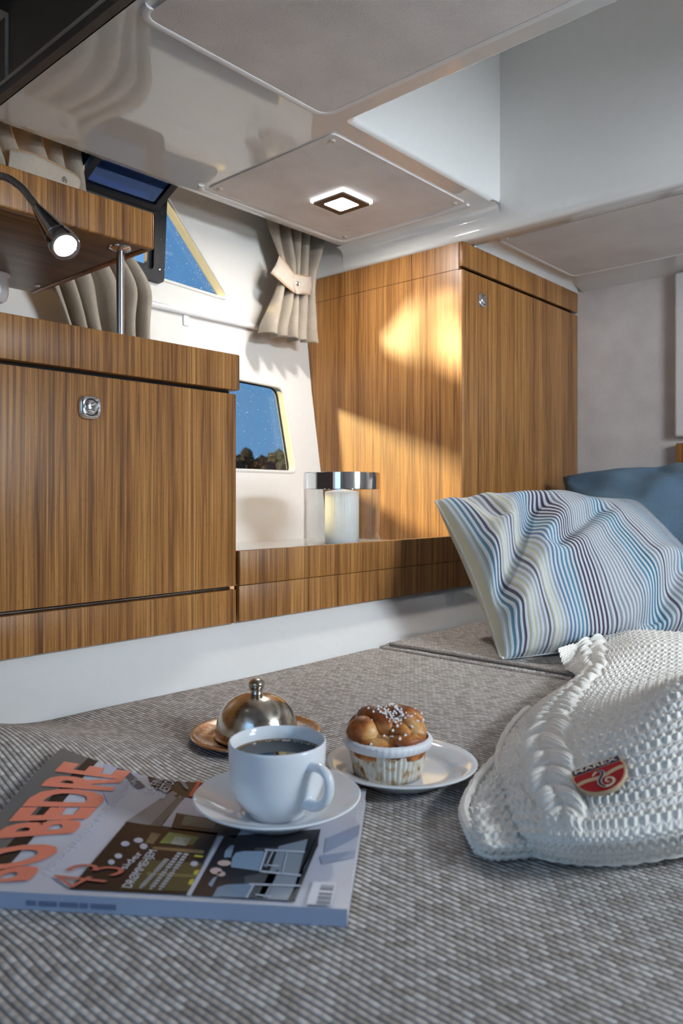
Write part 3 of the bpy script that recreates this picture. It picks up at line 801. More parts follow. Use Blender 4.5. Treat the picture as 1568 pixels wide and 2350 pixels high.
# ------------------------------------------------------------------ vent window, curtains, rail
ven = thing('vent_window', (0.9, 1.49, 0.52), 'black framed vent in the upper window with its sash swung open', 'window vent')
fo = round_poly([(0.80, 0.507), (1.048, 0.500), (1.048, 0.735), (0.80, 0.742)], 0.012, 4)
fi = round_poly([(0.825, 0.533), (1.018, 0.526), (1.018, 0.712), (0.825, 0.717)], 0.010, 4)
mk('vent_frame', *ring_frame(fo, fi, 0.0, 0.034, lambda a, b, d: (a, wally(b) - 0.012 + d, b)), M_BLACK, ven)
fi2 = round_poly([(0.837, 0.545), (1.006, 0.538), (1.006, 0.700), (0.837, 0.705)], 0.010, 4)
mk('gasket', *ring_frame(fi, fi2, 0.010, 0.022, lambda a, b, d: (a, wally(b) - 0.012 + d, b)), M_BLACK, ven)
for (x, z) in ((1.034, 0.53), (1.034, 0.60), (1.034, 0.66), (0.98, 0.514), (0.90, 0.516)):
    mk('screw', *orient(lathe([(0.0028, 0), (0.0022, 0.0012), (0, 0.0014)], (0, 0, 0), 10), (x, wally(z) - 0.0121, z), (0, -1, 0)), M_GUN, ven)
p0 = np.array([0, 1.462, 0.648]); p1 = np.array([0, 1.325, 0.712])
def sashmap(a, b, d):
    q = p0 + (p1 - p0) * b; nrm = np.array([0, -0.423, -0.906])
    return (a, q[1] + nrm[1] * -d, q[2] + nrm[2] * -d)
so = round_poly([(0.80, 0.0), (1.000, 0.0), (1.000, 1.0), (0.80, 1.0)], [0.02] * 4, 4)
si = round_poly([(0.815, 0.10), (0.984, 0.10), (0.984, 0.93), (0.815, 0.93)], [0.02] * 4, 4)
sa = mk('sash_frame', *ring_frame(so, si, -0.004, 0.010, sashmap), M_BLACK, ven)
mk('sash_glass', *prism(si, 0.001, 0.005, sashmap), M_SASH, sa)
mk('hinge_bar', *box(0.81, 1.0, 1.463, 1.50, 0.640, 0.652, 0.002), M_BLACK, ven)

rail = mk('curtain_rail', *tube([(x, wally(0.449) - 0.004, 0.449) for x in (-0.3, 0.2, 0.6, 1.0, 1.3, 1.5)], 0.0085, 12), M_TRIMW, loc=(0.6, 1.5, 0.44))
tag(rail, 'white lower curtain rail along the cream hull side', 'rail')
for x in (0.55, 1.12):
    mk('bracket', *box(x - 0.008, x + 0.008, wally(.435) - 0.006, wally(.435) + 0.001, 0.415, 0.445, 0.002), M_TRIMW, rail)

def curtain(name, rows, folds, label, seed, tiez, nu=190, nv=70, parent=None):
    """rows: (z, x_left, x_right, y, amplitude) from top to bottom"""
    r = random.Random(seed)
    R = np.array(rows, float)
    zs = np.linspace(R[0, 0], R[-1, 0], nv)
    order = np.argsort(R[:, 0])
    f = lambda k: np.interp(zs, R[order, 0], R[order, k])
    xl, xr, yc, am = f(1), f(2), f(3), f(4)
    ker = np.ones(7) / 7
    sm = lambda a: np.convolve(np.pad(a, 3, 'edge'), ker, 'valid')
    xl, xr, yc, am = sm(xl), sm(xr), sm(yc), sm(am)
    s = np.linspace(0, 1, nu)
    ph = s * folds * 2 * math.pi + 0.9 * np.sin(s * 9 + seed) + seed
    Vv = []
    for j in range(nv):
        w = np.sin(ph + 0.5 * math.sin(zs[j] * 9 + seed))
        w = np.sign(w) * np.abs(w) ** 0.75
        x = xl[j] + (xr[j] - xl[j]) * (s + 0.35 / folds / 6.28 * np.cos(ph) * 2.0)
        y = yc[j] + am[j] * w + 0.004 * np.sin(s * 17 + zs[j] * 20)
        hem = 0.004 * np.sin(ph * 0.5 + 1) if j == nv - 1 else 0
        Vv.append(np.stack([x, y, np.full(nu, zs[j]) + hem], 1))
    G = np.array(Vv)                                         # nv, nu, 3
    return G

def cloth(name, G, mat, parent, th=0.0016):
    n0, n1 = G.shape[:2]
    o = mk(name, G.reshape(-1, 3), gridf(n0, n1), mat, parent, angle=180)
    m = o.modifiers.new('thickness', 'SOLIDIFY'); m.thickness = th; m.offset = 0
    return o

# forward curtain, next to the wardrobe
c1 = thing('curtain', (1.40, 1.45, 0.42), 'beige curtain with snapped tieback hanging beside the wardrobe', 'curtain', 'tied back curtains')
G = curtain('curtain', [(0.775, 1.315, 1.530, 1.445, 0.020), (0.69, 1.330, 1.515, 1.445, 0.019), (0.61, 1.368, 1.488, 1.442, 0.013), (0.565, 1.36, 1.480, 1.440, 0.014), (0.50, 1.335, 1.482, 1.440, 0.020), (0.43, 1.305, 1.480, 1.440, 0.024), (0.415, 1.305, 1.482, 1.440, 0.025)], 4.6, '', 2, 0.58)
cloth('drape', G, M_CURT, c1)
def band(top, bot, Y, parent, snap, nn=24, bulge=0.010, piping=True):
    T = smooth_path([atY(u, v, y) for (u, v, y) in top], 8); B = smooth_path([atY(u, v, y) for (u, v, y) in bot], 8)
    n = min(len(T), len(B)); T, B = T[:n], B[:n]
    m = 9; Gs = np.zeros((n, m, 3))
    for j in range(m):
        t = j / (m - 1); Gs[:, j] = T * (1 - t) + B * t; Gs[:, j, 1] -= bulge * math.sin(math.pi * t) * 0.4
    o = cloth('tieback', Gs, M_BAND, parent, 0.004)
    for P in (T, B):
        Q = P.copy(); Q[:, 1] -= 0.0015
        mk('piping', *tube(Q, 0.0018, 8), M_PIPE, o)
    c = atY(*snap)
    ln = lathe([(0.0062, 0), (0.0062, 0.0012), (0.0048, 0.0022), (0.0040, 0.0016), (0.0030, 0.0026), (0, 0.0030)], (0, 0, 0), 20)
    mk('snap_button', *orient(ln, c, (0, -1, 0)), M_CHROME, o)
    return o
yb = 1.418
band([(640, 588, yb + .008), (652, 600, yb), (672, 626, yb), (684, 631, yb), (700, 634, yb), (713, 636, yb + .008)],
     [(621, 627, yb + .008), (634, 637, yb), (662, 662, yb), (678, 673, yb), (698, 673, yb), (711, 676, yb + .008)], yb, c1, (683, 651, yb - .006))
flap = np.array([[atY(672, 630, yb - .003), atY(714, 635, yb + .004)], [atY(673, 652, yb - .005), atY(714, 655, yb + .003)], [atY(680, 675, yb - .004), atY(711, 677, yb + .004)]])
cloth('tieback_flap', catmull_grid(flap, 12, 12), M_BAND, c1, 0.003)

# aft curtain, behind the overhead shelf
c2 = thing('curtain', (0.75, 1.43, 0.30), 'beige curtain tied back behind the overhead shelf and steel post', 'curtain', 'tied back curtains')
G = curtain('curtain', [(0.785, 0.50, 0.790, 1.445, 0.022), (0.70, 0.545, 0.785, 1.440, 0.020), (0.64, 0.585, 0.795, 1.436, 0.015), (0.60, 0.60, 0.80, 1.436, 0.016), (0.50, 0.675, 0.935, 1.440, 0.022), (0.45, 0.72, 0.965, 1.440, 0.024), (0.38, 0.755, 0.955, 1.440, 0.023), (0.30, 0.78, 0.955, 1.435, 0.022), (0.285, 0.78, 0.955, 1.435, 0.022)], 5.0, '', 5, 0.62)
cloth('drape', G, M_CURT, c2)
ya = 1.408
band([(22, 343, ya + .01), (60, 349, ya), (105, 366, ya), (150, 389, ya), (172, 402, ya), (181, 412, ya + .008)],
     [(12, 415, ya + .01), (60, 425, ya), (105, 440, ya), (145, 452, ya), (168, 452, ya), (180, 432, ya + .008)], ya, c2, (148, 413, ya - .006))
# ------------------------------------------------------------------ berth
ZM = -0.285
def bed_bump(x, y):
    p = (x - .3764) * .804 + (y - .3334) * .595; s = -(x - .3764) * .595 + (y - .3334) * .804
    return 0.050 * ss(p, 0.0, 0.22) * ss(s, 0.17, 0.40) * (1 - 0.90 * ss(p, 0.22, 0.42))
def bed(x, y): return ZM + bed_bump(np.asarray(x, float), np.asarray(y, float))

base = mk('bed_platform', *box(-0.50, 2.172, -1.14, 0.898, -1.0, -0.392, 0.004), M_GEL, loc=(0.8, -0.1, -1.0))
tag(base, 'white moulded berth base under the mattress cushions', 'bed base')

def cushion(name, x0, x1, y0, y1, label, dome=0.0):
    nx, ny = 150, 150
    r = 0.022
    xs = np.concatenate([x0 + r * (1 - np.cos(np.linspace(0, math.pi / 2, 8))), np.linspace(x0 + r, x1 - r, nx)[1:-1], x1 - r * (1 - np.cos(np.linspace(math.pi / 2, 0, 8)))])
    ys = np.concatenate([y0 + r * (1 - np.cos(np.linspace(0, math.pi / 2, 8))), np.linspace(y0 + r, y1 - r, ny)[1:-1], y1 - r * (1 - np.cos(np.linspace(math.pi / 2, 0, 8)))])
    X, Y = np.meshgrid(xs, ys, indexing='ij')
    dx = np.minimum(X - x0, x1 - X); dy = np.minimum(Y - y0, y1 - Y)
    drop = lambda d: r - np.sqrt(np.maximum(0, r * r - np.maximum(0, r - d) ** 2))
    edge_x = 0.012 * np.exp(-np.minimum(dx, dy) / 0.03)
    Z = bed(X, Y) - drop(dx) - drop(dy) + dome
    top = np.stack([X, Y, Z], -1)
    Vv = top.reshape(-1, 3).tolist(); n0, n1 = X.shape
    Fc = gridf(n0, n1).tolist()
    # skirt down to the base
    rim = [i * n1 for i in range(n0)] + [(n0 - 1) * n1 + j for j in range(1, n1)] + [i * n1 + n1 - 1 for i in range(n0 - 2, -1, -1)] + [j for j in range(n1 - 2, 0, -1)]
    b = len(Vv)
    for i in rim: Vv.append([Vv[i][0], Vv[i][1], -0.3905])
    m = len(rim)
    Fc += [[rim[k], rim[(k + 1) % m], b + (k + 1) % m, b + k] for k in range(m)]
    Fc.append([b + k for k in range(m)])
    o = mk(name, Vv, Fc, M_WEAVE, angle=60, loc=((x0 + x1) / 2, (y0 + y1) / 2, -0.39))
    tag(o, label, 'mattress', 'berth cushions')
    return o
mat1 = cushion('mattress', -0.48, 1.128, -1.10, 0.928, 'large beige woven mattress under the magazine and plates')
mat2 = cushion('mattress', 1.134, 2.165, -1.10, 0.928, 'beige woven mattress under the striped pillow', 0.004)
for (x, dz, mm) in ((1.117, -0.0015, mat1), (1.146, 0.0025, mat2)):
    ysq = np.linspace(-1.06, 0.905, 60)
    mk('piping', *tube([(x, y, float(bed(x, y)) + dz) for y in ysq], 0.0036, 8), M_PIPEM, mm)

# ------------------------------------------------------------------ pillows
def vnoise(x, y, seed):
    """cheap smooth wrinkles"""
    r = np.random.default_rng(seed); out = 0
    for k in range(7):
        a = r.uniform(0, 2 * math.pi); f = r.uniform(2.0, 7.0); p = r.uniform(0, 6.28)
        out = out + np.sin(f * (x * math.cos(a) + y * math.sin(a)) + p + 0.8 * np.sin(2.1 * x + k) ) / f
    return out
def pillow(name, BL, BR, TL, TR, H, mat, label, seed, group=None, creases=(), pinch=0.055, pw=0.42, wr=0.006, pipemat=None):
    BL, BR, TL, TR = [np.array(p, float) for p in (BL, BR, TL, TR)]
    n = 150
    a = np.linspace(-1, 1, n); A, B = np.meshgrid(a, a, indexing='ij')
    A2 = A * (1 - pinch * (1 - B ** 2) * np.abs(A) ** 3); B2 = B * (1 - pinch * (1 - A ** 2) * np.abs(B) ** 3)
    s, t = (A2 + 1) / 2, (B2 + 1) / 2
    P = (BL[None, None] * ((1 - s) * (1 - t))[..., None] + BR * (s * (1 - t))[..., None] + TL * ((1 - s) * t)[..., None] + TR * (s * t)[..., None])
    nrm = np.cross(BR - BL, TL - BL); nrm /= np.linalg.norm(nrm)
    if nrm.dot(-(BL + BR + TL + TR) / 4) < 0: nrm = -nrm
    h = H * (np.maximum(0, (1 - A ** 2) * (1 - B ** 2))) ** pw
    edge = np.minimum(1, (1 - np.maximum(np.abs(A), np.abs(B))) / 0.10)
    wf = h + wr * edge * vnoise(A * 2, B * 2, seed) * 2.0
    for (a0, b0, a1, b1, w, dpt) in creases:       # valley along a segment
        d = np.array([a1 - a0, b1 - b0]); L2 = d.dot(d)
        q = np.clip(((A - a0) * d[0] + (B - b0) * d[1]) / L2, 0, 1)
        dist = np.hypot(A - a0 - q * d[0], B - b0 - q * d[1])
        wf = wf - dpt * np.exp(-(dist / w) ** 2) * edge + 0.55 * dpt * np.exp(-((dist - 2.1 * w) / (1.1 * w)) ** 2) * edge
    front = P + nrm * wf[..., None]
    back = P - nrm * (0.75 * h + wr * edge * vnoise(A * 2 + 3, B * 2, seed + 1))[..., None]
    Vv = np.concatenate([front.reshape(-1, 3), back.reshape(-1, 3)])
    Vv[:, 2] = np.maximum(Vv[:, 2], -0.2795)
    f1 = gridf(n, n); f2 = gridf(n, n)[:, ::-1] + n * n
    uv = np.stack([(A + 1) / 2, (B + 1) / 2], -1).reshape(-1, 2); uv = np.concatenate([uv, uv])
    o = mk(name, Vv, np.concatenate([f1, f2]), mat, uv=uv, angle=180, loc=tuple(BL))
    return o, P, front
def in_bed(p, lift=0.0): return p
BLs = atT(1152, 1521, 1.300); TLs = atT(1000, 1150, 1.56); TRs = atT(1455, 1160, 1.80); BRs = atT(1735, 1450, 1.50)
sp, Ps, Fs = pillow('throw_pillow', BLs, BRs, TLs, TRs, 0.100, M_STRIPE, '', 3, pw=0.37, creases=[(-0.98, -0.45, -0.38, 0.55, 0.09, 0.024), (-0.45, -0.05, 0.15, 0.45, 0.07, 0.012), (0.05, -0.95, 0.42, -0.45, 0.09, 0.018), (-0.8, 0.95, -0.72, 0.45, 0.06, 0.012)], wr=0.004)
tag(sp, 'striped blue, plum and cream pillow leaning at the fascia', 'pillow', 'pillows on the forward berth')
n = Ps.shape[0]
Ps[..., 2] = np.maximum(Ps[..., 2], -0.2762)
per = np.concatenate([Ps[:, 0], Ps[-1, 1:], Ps[-2::-1, -1], Ps[0, -2:0:-1]])
mk('piping', *tube(per[::3], 0.0026, 8, closed=True), fabric('grey_piping', (0.45, 0.46, 0.46), (0.66, 0.67, 0.66), 500), sp)
BLb = atT(1310, 1405, 1.80); TLb = atT(1292, 1095, 2.07); TRb = atT(1740, 1050, 1.92); BRb = atT(1800, 1420, 1.68)
bp, Pb, Fb = pillow('throw_pillow', BLb, BRb, TLb, TRb, 0.085, M_BLUEP, '', 9, creases=[(-0.9, 0.8, -0.3, 0.35, 0.09, 0.012), (0.0, 0.9, 0.2, 0.3, 0.08, 0.009)], wr=0.007)
tag(bp, 'plain blue woven pillow behind the striped one', 'pillow', 'pillows on the forward berth')

# ------------------------------------------------------------------ knitted blanket
def hpt(u, v, h): return atZ(u, v, ZM + h)
def knit_grid(ctrl, nu, nv, rowp=0.0140, colp=0.0088, amp=0.0032, cable=None, yoff=0.0, ext=False):
    ct = np.array([[hpt(*c) for c in row] for row in ctrl])
    ref = 1.0
    if ext:                                      # carries on out of the frame and ends flat on the mattress
        side = np.array([S, -C, 0.0]); last = ct[:, -1]; more = []
        for d_, k_ in ((0.08, 0.75), (0.15, 0.35), (0.185, 0.0)):
            q_ = last + side * d_; q_[:, 2] = ZM + 0.004 + (last[:, 2] - ZM - 0.004) * k_; more.append(q_)
        ref = (ct.shape[1] - 1) / (ct.shape[1] + 2.0)
        ct = np.concatenate([ct, np.stack(more, 1)], 1)
    G = catmull_grid(ct, nu, nv)                              # axis 0: front -> back, axis 1: left -> right
    N = grid_normals(G); N[N[..., 2] < 0] *= -1
    ly = np.cumsum(np.r_[0, np.linalg.norm(np.diff(G[:, nv // 2], axis=0), axis=1)])
    lx = np.cumsum(np.r_[0, np.linalg.norm(np.diff(G[nu // 3], axis=0), axis=1)])
    Yc, Xc = np.meshgrid(ly + yoff, lx, indexing='ij')
    row = np.floor(Yc / rowp)
    zig = 0.0020 * np.cos(2 * math.pi * Xc / colp)
    hh = (0.5 + 0.5 * np.cos(2 * math.pi * (Yc + zig) / rowp)) ** 0.6
    cc = 0.55 + 0.45 * np.cos(2 * math.pi * Xc / colp + math.pi * np.mod(row, 2))
    D = amp * hh * cc
    if cable is not None:
        c0, c1, w = cable
        xc = lx[int(ref * (nv - 1))] * (c0 + (c1 - c0) * np.linspace(0, 1, nu))[:, None] + 0.004 * np.sin(2 * math.pi * Yc / 0.07)
        q = (Xc - xc) / w
        lump = np.abs(np.sin(math.pi * (Yc / 0.030 + np.abs(q) * 0.55))) ** 0.55
        rope = lump * np.sin(math.pi * np.clip(np.abs(q), 0, 1) * 0.92 + 0.22) ** 0.6
        fine = 0.0007 * np.sin(2 * math.pi * (Xc * np.sign(q) * 0.7 + Yc) / 0.0062)
        m = np.clip((1.05 - np.abs(q)) * 6, 0, 1); fade_ = ss(Yc - yoff, 0.05, 0.085)
        D = D * (1 - m) + m * (0.0082 * np.nan_to_num(rope) + fine) * fade_ + (1 - fade_) * m * D
        gut = np.exp(-((np.abs(q) - 1.12) / 0.12) ** 2)
        D = D - 0.002 * gut * fade_
    return G, G + N * D[..., None], N
up = [
    [(1205, 1948, .002), (1222, 1966, .003), (1300, 1984, .003), (1420, 1988, .003), (1568, 1966, .010), (1720, 1930, .014)],
    [(1186, 1905, .006), (1203, 1915, .024), (1300, 1928, .036), (1420, 1926, .040), (1568, 1905, .046), (1720, 1870, .050)],
    [(1158, 1830, .010), (1182, 1828, .030), (1290, 1822, .046), (1425, 1812, .058), (1568, 1780, .070), (1720, 1730, .076)],
    [(1144, 1745, .008), (1172, 1735, .028), (1272, 1722, .048), (1425, 1690, .078), (1568, 1640, .100), (1720, 1590, .110)],
    [(1176, 1672, .008), (1208, 1662, .028), (1285, 1648, .046), (1432, 1620, .078), (1568, 1562, .112), (1720, 1520, .122)],
    [(1240, 1612, .008), (1268, 1604, .028), (1325, 1594, .042), (1440, 1582, .050), (1568, 1552, .060), (1720, 1520, .070)],
    [(1322, 1556, .008), (1340, 1545, .026), (1385, 1530, .040), (1470, 1516, .046), (1568, 1500, .054), (1720, 1490, .060)],
    [(1296, 1535, .008), (1330, 1512, .020), (1390, 1488, .034), (1470, 1476, .050), (1568, 1474, .056), (1720, 1475, .060)],
    [(1280, 1488, .036), (1330, 1474, .034), (1392, 1460, .036), (1460, 1447, .048), (1568, 1452, .052), (1720, 1455, .056)],
]
bl = thing('knitted_blanket', tuple(hpt(1400, 1800, 0.0)), 'cream chunky cable-knit blanket with a red badge, folded on the mattress', 'blanket')
G0, Gk, Nk = knit_grid(up, 620, 600, cable=(0.36, 0.24, 0.027), ext=True)
def solid_cloth(name, G, parent, mat, th):
    G = G.copy(); G[..., 2] = np.maximum(G[..., 2], np.where(G[..., 0] > 1.09, -0.2772, ZM + 0.0010))
    n0, n1 = G.shape[:2]
    o = mk(name, G.reshape(-1, 3), gridf(n0, n1), mat, parent, angle=180)
    return o
solid_cloth('upper_fold', Gk, bl, M_KNIT, 0)
# edge roll on the front and left borders of the upper fold
mk('border', *tube(np.concatenate([G0[::-1, 0][260:], G0[0, 1:]])[::6] + np.array([0, 0, 0.0048]), 0.0036 + 0.0012 * np.abs(np.sin(np.arange(len(np.concatenate([G0[::-1, 0][260:], G0[0, 1:]])[::6])) * 0.8)), 8), M_KNIT, bl)
und = [
    [(1098, 1962, .002), (1130, 1974, .002), (1180, 1972, .002), (1260, 1965, .002), (1340, 1960, .002)],
    [(1080, 1925, .010), (1110, 1935, .020), (1165, 1935, .020), (1260, 1930, .018), (1340, 1930, .018)],
    [(1066, 1868, .010), (1096, 1868, .020), (1160, 1860, .020), (1260, 1860, .018), (1340, 1860, .018)],
    [(1098, 1800, .008), (1120, 1795, .016), (1165, 1790, .018), (1260, 1790, .018), (1340, 1790, .018)],
    [(1150, 1742, .004), (1162, 1736, .010), (1185, 1735, .014), (1260, 1735, .016), (1340, 1735, .016)],
]
U0, Uk, _ = knit_grid(und, 230, 190, yoff=0.004)
solid_cloth('under_fold', Uk, bl, M_KNIT, 0)
mk('border', *tube(np.concatenate([U0[::-1, 0], U0[0, 1:]])[::4] + np.array([0, 0, 0.0052]), 0.0042 + 0.0013 * np.abs(np.sin(np.arange(len(np.concatenate([U0[::-1, 0], U0[0, 1:]])[::4])) * 0.8)), 8), M_KNIT, bl)

# badge on the blanket: a thin enamelled shield
M_GOLD = plain('pale_gold', (0.42, 0.31, 0.19), rough=0.6, metal=0.2)
M_RED = plain('red_enamel', (0.36, 0.004, 0.012), rough=0.75, ior=1.3)
M_NAVY = plain('navy_enamel', (0.010, 0.014, 0.075), rough=0.7, ior=1.3)
def project(P):
    x, y, z = P[..., 0], P[..., 1], P[..., 2]
    r = S * x - C * y; f = C * x + S * y
    return CX + F * r / f, CY - F * z / f
pu, pv = project(Gk)
k = np.argmin((pu - 1376) ** 2 + (pv - 1775) ** 2); ki, kj = np.unravel_index(k, pu.shape)
reg = Nk[max(0, ki - 40):ki + 40, max(0, kj - 40):kj + 40].reshape(-1, 3).mean(0); bn = reg / np.linalg.norm(reg)
bc = Gk[ki, kj] + bn * 0.007
def on_badge(u, v):
    r = ray(u, v); return r * (bn.dot(bc) / bn.dot(r))
bTL, bTR, bBT = on_badge(1312, 1774), on_badge(1421, 1735), on_badge(1392, 1820)
bx = (bTR - bTL); BW = np.linalg.norm(bx); bx /= BW
by = np.cross(bn, bx)
if by[2] < 0 and by.dot(bTL - bBT) < 0: by = -by
if by.dot(bTL - bBT) < 0: by = -by
BH = abs((bTL - bBT).dot(by))
bz = np.cross(bx, by); bz = bz if bz.dot(bn) > 0 else -bz
def bmap(a, b, d): return tuple(bTL + bx * a * BW + by * (b * BH) + bz * d)     # a 0..1 across, b 0 (top) .. -1 (bottom)
shield = [(0, 0), (0.5, 0), (1, 0)] + [(0.5 + 0.5 * math.cos(t) * 1.06, -0.30 + 0.70 * math.sin(t)) for t in np.linspace(0, -math.pi, 22)]
shield[3] = (1.04, -0.30); shield[-1] = (-0.04, -0.30)
bd = mk('badge', *prism(shield, -0.0015, 0.0012, bmap), M_GOLD, bl); bd['label'] = 'red and gold shield-shaped badge'
sc2 = lambda P, k, cx=0.5, cy=-0.45: [((p[0] - cx) * k + cx, (p[1] - cy) * k + cy) for p in P]
field = [p for p in sc2(shield, 0.93)]
field = [(a, min(b, -0.225)) for a, b in field if True]
mk('red_field', *prism(field, 0.0012, 0.0016, bmap), M_RED, bd)
mk('name_bar', *prism([(0.025, -0.03), (0.975, -0.03), (0.985, -0.19), (0.015, -0.19)], 0.0012, 0.0016, bmap), M_NAVY, bd)
def text_on(s, mp, mat, parent, name, bold=0.0, h=0.0, th=None):
    Vt, Ft, _ = text_shape(s, bold)
    return mk(name, [mp(p[0], p[1]) for p in Vt], Ft, mat, parent, smooth=False)
text_on('MAREX', lambda a, b: bmap(0.06 + 0.88 * a, -0.175 + 0.13 * b, 0.0019), plain('letter_gold', (0.62, 0.52, 0.38), 0.6), bd, 'lettering', 0.02)
wave = [(a, -0.50 + 0.10 * (a - 0.5) + 0.03 * math.sin(a * 9)) for a in np.linspace(0.02, 0.98, 24)]
mk('wave_band', *prism([(a, b + 0.05) for a, b in wave] + [(a, b - 0.05) for a, b in wave[::-1]], 0.0016, 0.0018, bmap), M_GOLD, bd)
sea = smooth_path([(0.36, -0.44), (0.43, -0.36), (0.52, -0.34), (0.57, -0.42), (0.53, -0.52), (0.46, -0.62), (0.44, -0.74), (0.50, -0.86), (0.61, -0.88), (0.70, -0.80), (0.69, -0.68), (0.61, -0.64), (0.56, -0.70), (0.59, -0.77), (0.63, -0.75)], 6)
nq = len(sea); wd_ = np.interp(np.linspace(0, 1, nq), [0, .12, .35, .55, 1], [0.012, 0.034, 0.046, 0.036, 0.010])
def ribbon(P, W):
    T = np.gradient(P, axis=0); T /= np.linalg.norm(T, axis=1, keepdims=True); Nn = np.stack([-T[:, 1], T[:, 0]], 1)
    return [tuple(p) for p in P + Nn * W[:, None]] , [tuple(p) for p in P - Nn * W[:, None]]
def ribbon_mesh(P, W, h0, mat, name):
    l, r = ribbon(P, W); n = len(l)
    V = [bmap(a, b, h0) for a, b in l] + [bmap(a, b, h0) for a, b in r]
    return mk(name, V, [[i, i + 1, n + i + 1, n + i] for i in range(n - 1)], mat, bd)
ribbon_mesh(sea, wd_, 0.0021, plain('silver_gold', (0.56, 0.46, 0.34), 0.6, 0.1), 'seahorse_emblem')
ribbon_mesh(sea[8:int(nq * .52)], wd_[8:int(nq * .52)] * 0.55, 0.0023, M_NAVY, 'emblem_stripe')

# ------------------------------------------------------------------ magazine
mo = np.array([0.3764, 0.3334]); mc = np.array([0.804, 0.595]); mr = np.array([-0.595, 0.804])
MW, ML, MT = 0.208, 0.297, 0.0120
def cover(c, r, h=0.0):
    p = mo + mc * c + mr * r
    return (p[0], p[1], float(bed(p[0], p[1])) + MT + h)
def px2c(u, v):
    z = ZM + MT
    for _ in range(12):
        p = atZ(u, v, z); z = float(bed(p[0], p[1])) + MT
    d = p[:2] - mo; return np.array([d.dot(mc), d.dot(mr)])
mg = thing('magazine', (mo[0], mo[1], ZM), 'glossy interior magazine with orange title under the coffee saucer', 'magazine')
nc, nr_ = 24, 34
def sheet(c0, c1, r0, r1, h):
    cs = np.linspace(c0, c1, nc); rs = np.linspace(r0, r1, nr_)
    return [cover(a, b, h) for a in cs for b in rs], gridf(nc, nr_).tolist()
def slab(c0, c1, r0, r1, h0, h1):
    A, fa = sheet(c0, c1, r0, r1, h0); B, fb = sheet(c0, c1, r0, r1, h1); m = len(A)
    idx = lambda i, j: i * nr_ + j
    rim = [idx(i, 0) for i in range(nc)] + [idx(nc - 1, j) for j in range(1, nr_)] + [idx(i, nr_ - 1) for i in range(nc - 2, -1, -1)] + [idx(0, j) for j in range(nr_ - 2, 0, -1)]
    return A + B, [f[::-1] for f in fa] + [[q + m for q in f] for f in fb] + [[rim[k], rim[(k + 1) % len(rim)], m + rim[(k + 1) % len(rim)], m + rim[k]] for k in range(len(rim))]
def srgb(r, g, b): return tuple(((v / 255) / 12.92 if v / 255 < 0.04045 else ((v / 255 + 0.055) / 1.055) ** 2.4) for v in (r, g, b))
def ink(name, c, rough=0.22): return plain(name, srgb(*c), rough=rough, var=0.02, vs=20)
M_COVER = ink('cover_grey', (206, 207, 218)); M_PAGES = plain('page_edges', srgb(205, 205, 205), 0.7, var=0.08, vs=300)
mk('pages', *slab(0.0015, MW - 0.001, 0.001, ML - 0.001, -MT + 0.0008, -0.0004), M_PAGES, mg)
mk('front_cover', *slab(0.0, MW, 0.0, ML, -0.0004, 0.0), M_COVER, mg)
mk('back_cover', *slab(0.0, MW, 0.0, ML, -MT + 0.0004, -MT + 0.0008), M_COVER, mg)
sp_v = [cover(-0.0004, b, h) for h in (-MT + 0.0004, -MT + 0.004, -0.004, -0.0001) for b in np.linspace(0, ML, nr_)]
mk('spine', sp_v, gridf(4, nr_).tolist(), ink('spine_blue', (158, 170, 192)), mg)
bar_v = join(*[([cover(-0.0007, a, h) for a, h in ((r0, -0.0085), (r1, -0.0085), (r1, -0.0050), (r0, -0.0050))], [[0, 1, 2, 3]]) for r0, r1 in ((0.262, 0.268), (0.215, 0.222), (0.200, 0.213), (0.185, 0.198), (0.178, 0.184), (0.158, 0.176))])
mk('spine_print', *bar_v, ink('spine_ink', (105, 118, 145)), mg, smooth=False)['kind'] = 'stuff'

def clip_poly(P):
    """keep a print inside the cover"""
    for ax_, lim, sg in ((0, 0.0005, 1), (0, MW - 0.0005, -1), (1, 0.0005, 1), (1, ML - 0.0005, -1)):
        Q = []
        for i in range(len(P)):
            a, b = P[i - 1], P[i]
            ia, ib = sg * (a[ax_] - lim) >= 0, sg * (b[ax_] - lim) >= 0
            if ia != ib:
                t = (lim - a[ax_]) / (b[ax_] - a[ax_]); Q.append(a + (b - a) * t)
            if ib: Q.append(b)
        P = Q
        if not P: return P
    return P
PRN = {}
def pr(polys, col, layer, name='cover_print', rough=0.22, pix=True):
    key = tuple(col)
    if key not in PRN: PRN[key] = ink('ink_%d_%d_%d' % key, col, rough)
    pieces = []
    for poly in polys:
        Q = clip_poly([px2c(*p) if pix else np.array(p, float) for p in poly])
        if len(Q) < 3: continue
        bm = bmesh.new()                                  # subdivide so the print follows the curved cover
        bm.faces.new([bm.verts.new((q[0], q[1], 0)) for q in Q])
        bmesh.ops.triangulate(bm, faces=bm.faces[:])
        for _ in range(5):
            long = [e for e in bm.edges if e.calc_length() > 0.012]
            if long: bmesh.ops.subdivide_edges(bm, edges=long, cuts=1); bmesh.ops.triangulate(bm, faces=bm.faces[:])
        v, fc = bm_out(bm)
        pieces.append(([cover(p[0], p[1], (0.0003 + 0.00016 * layer)) for p in v], fc))
    if name in ('small_print', 'barcode', 'chair_legs'):
        o = mk(name, *join(*pieces), PRN[key], mg, smooth=False); o['kind'] = 'stuff'
    else:
        for vf in pieces: mk(name, *vf, PRN[key], mg, smooth=False)
pr([[(0.0, 0.262), (MW, 0.262), (MW, ML), (0, ML)]], (112, 110, 108), 1, pix=False)
pr([[(226, 1722), (249, 1726), (-30, 2040), (-70, 2030)]], (38, 36, 36), 2)
pr([[(249, 1726), (320, 1738), (340, 1760), (250, 1850), (230, 1800)]], (190, 194, 212), 2)
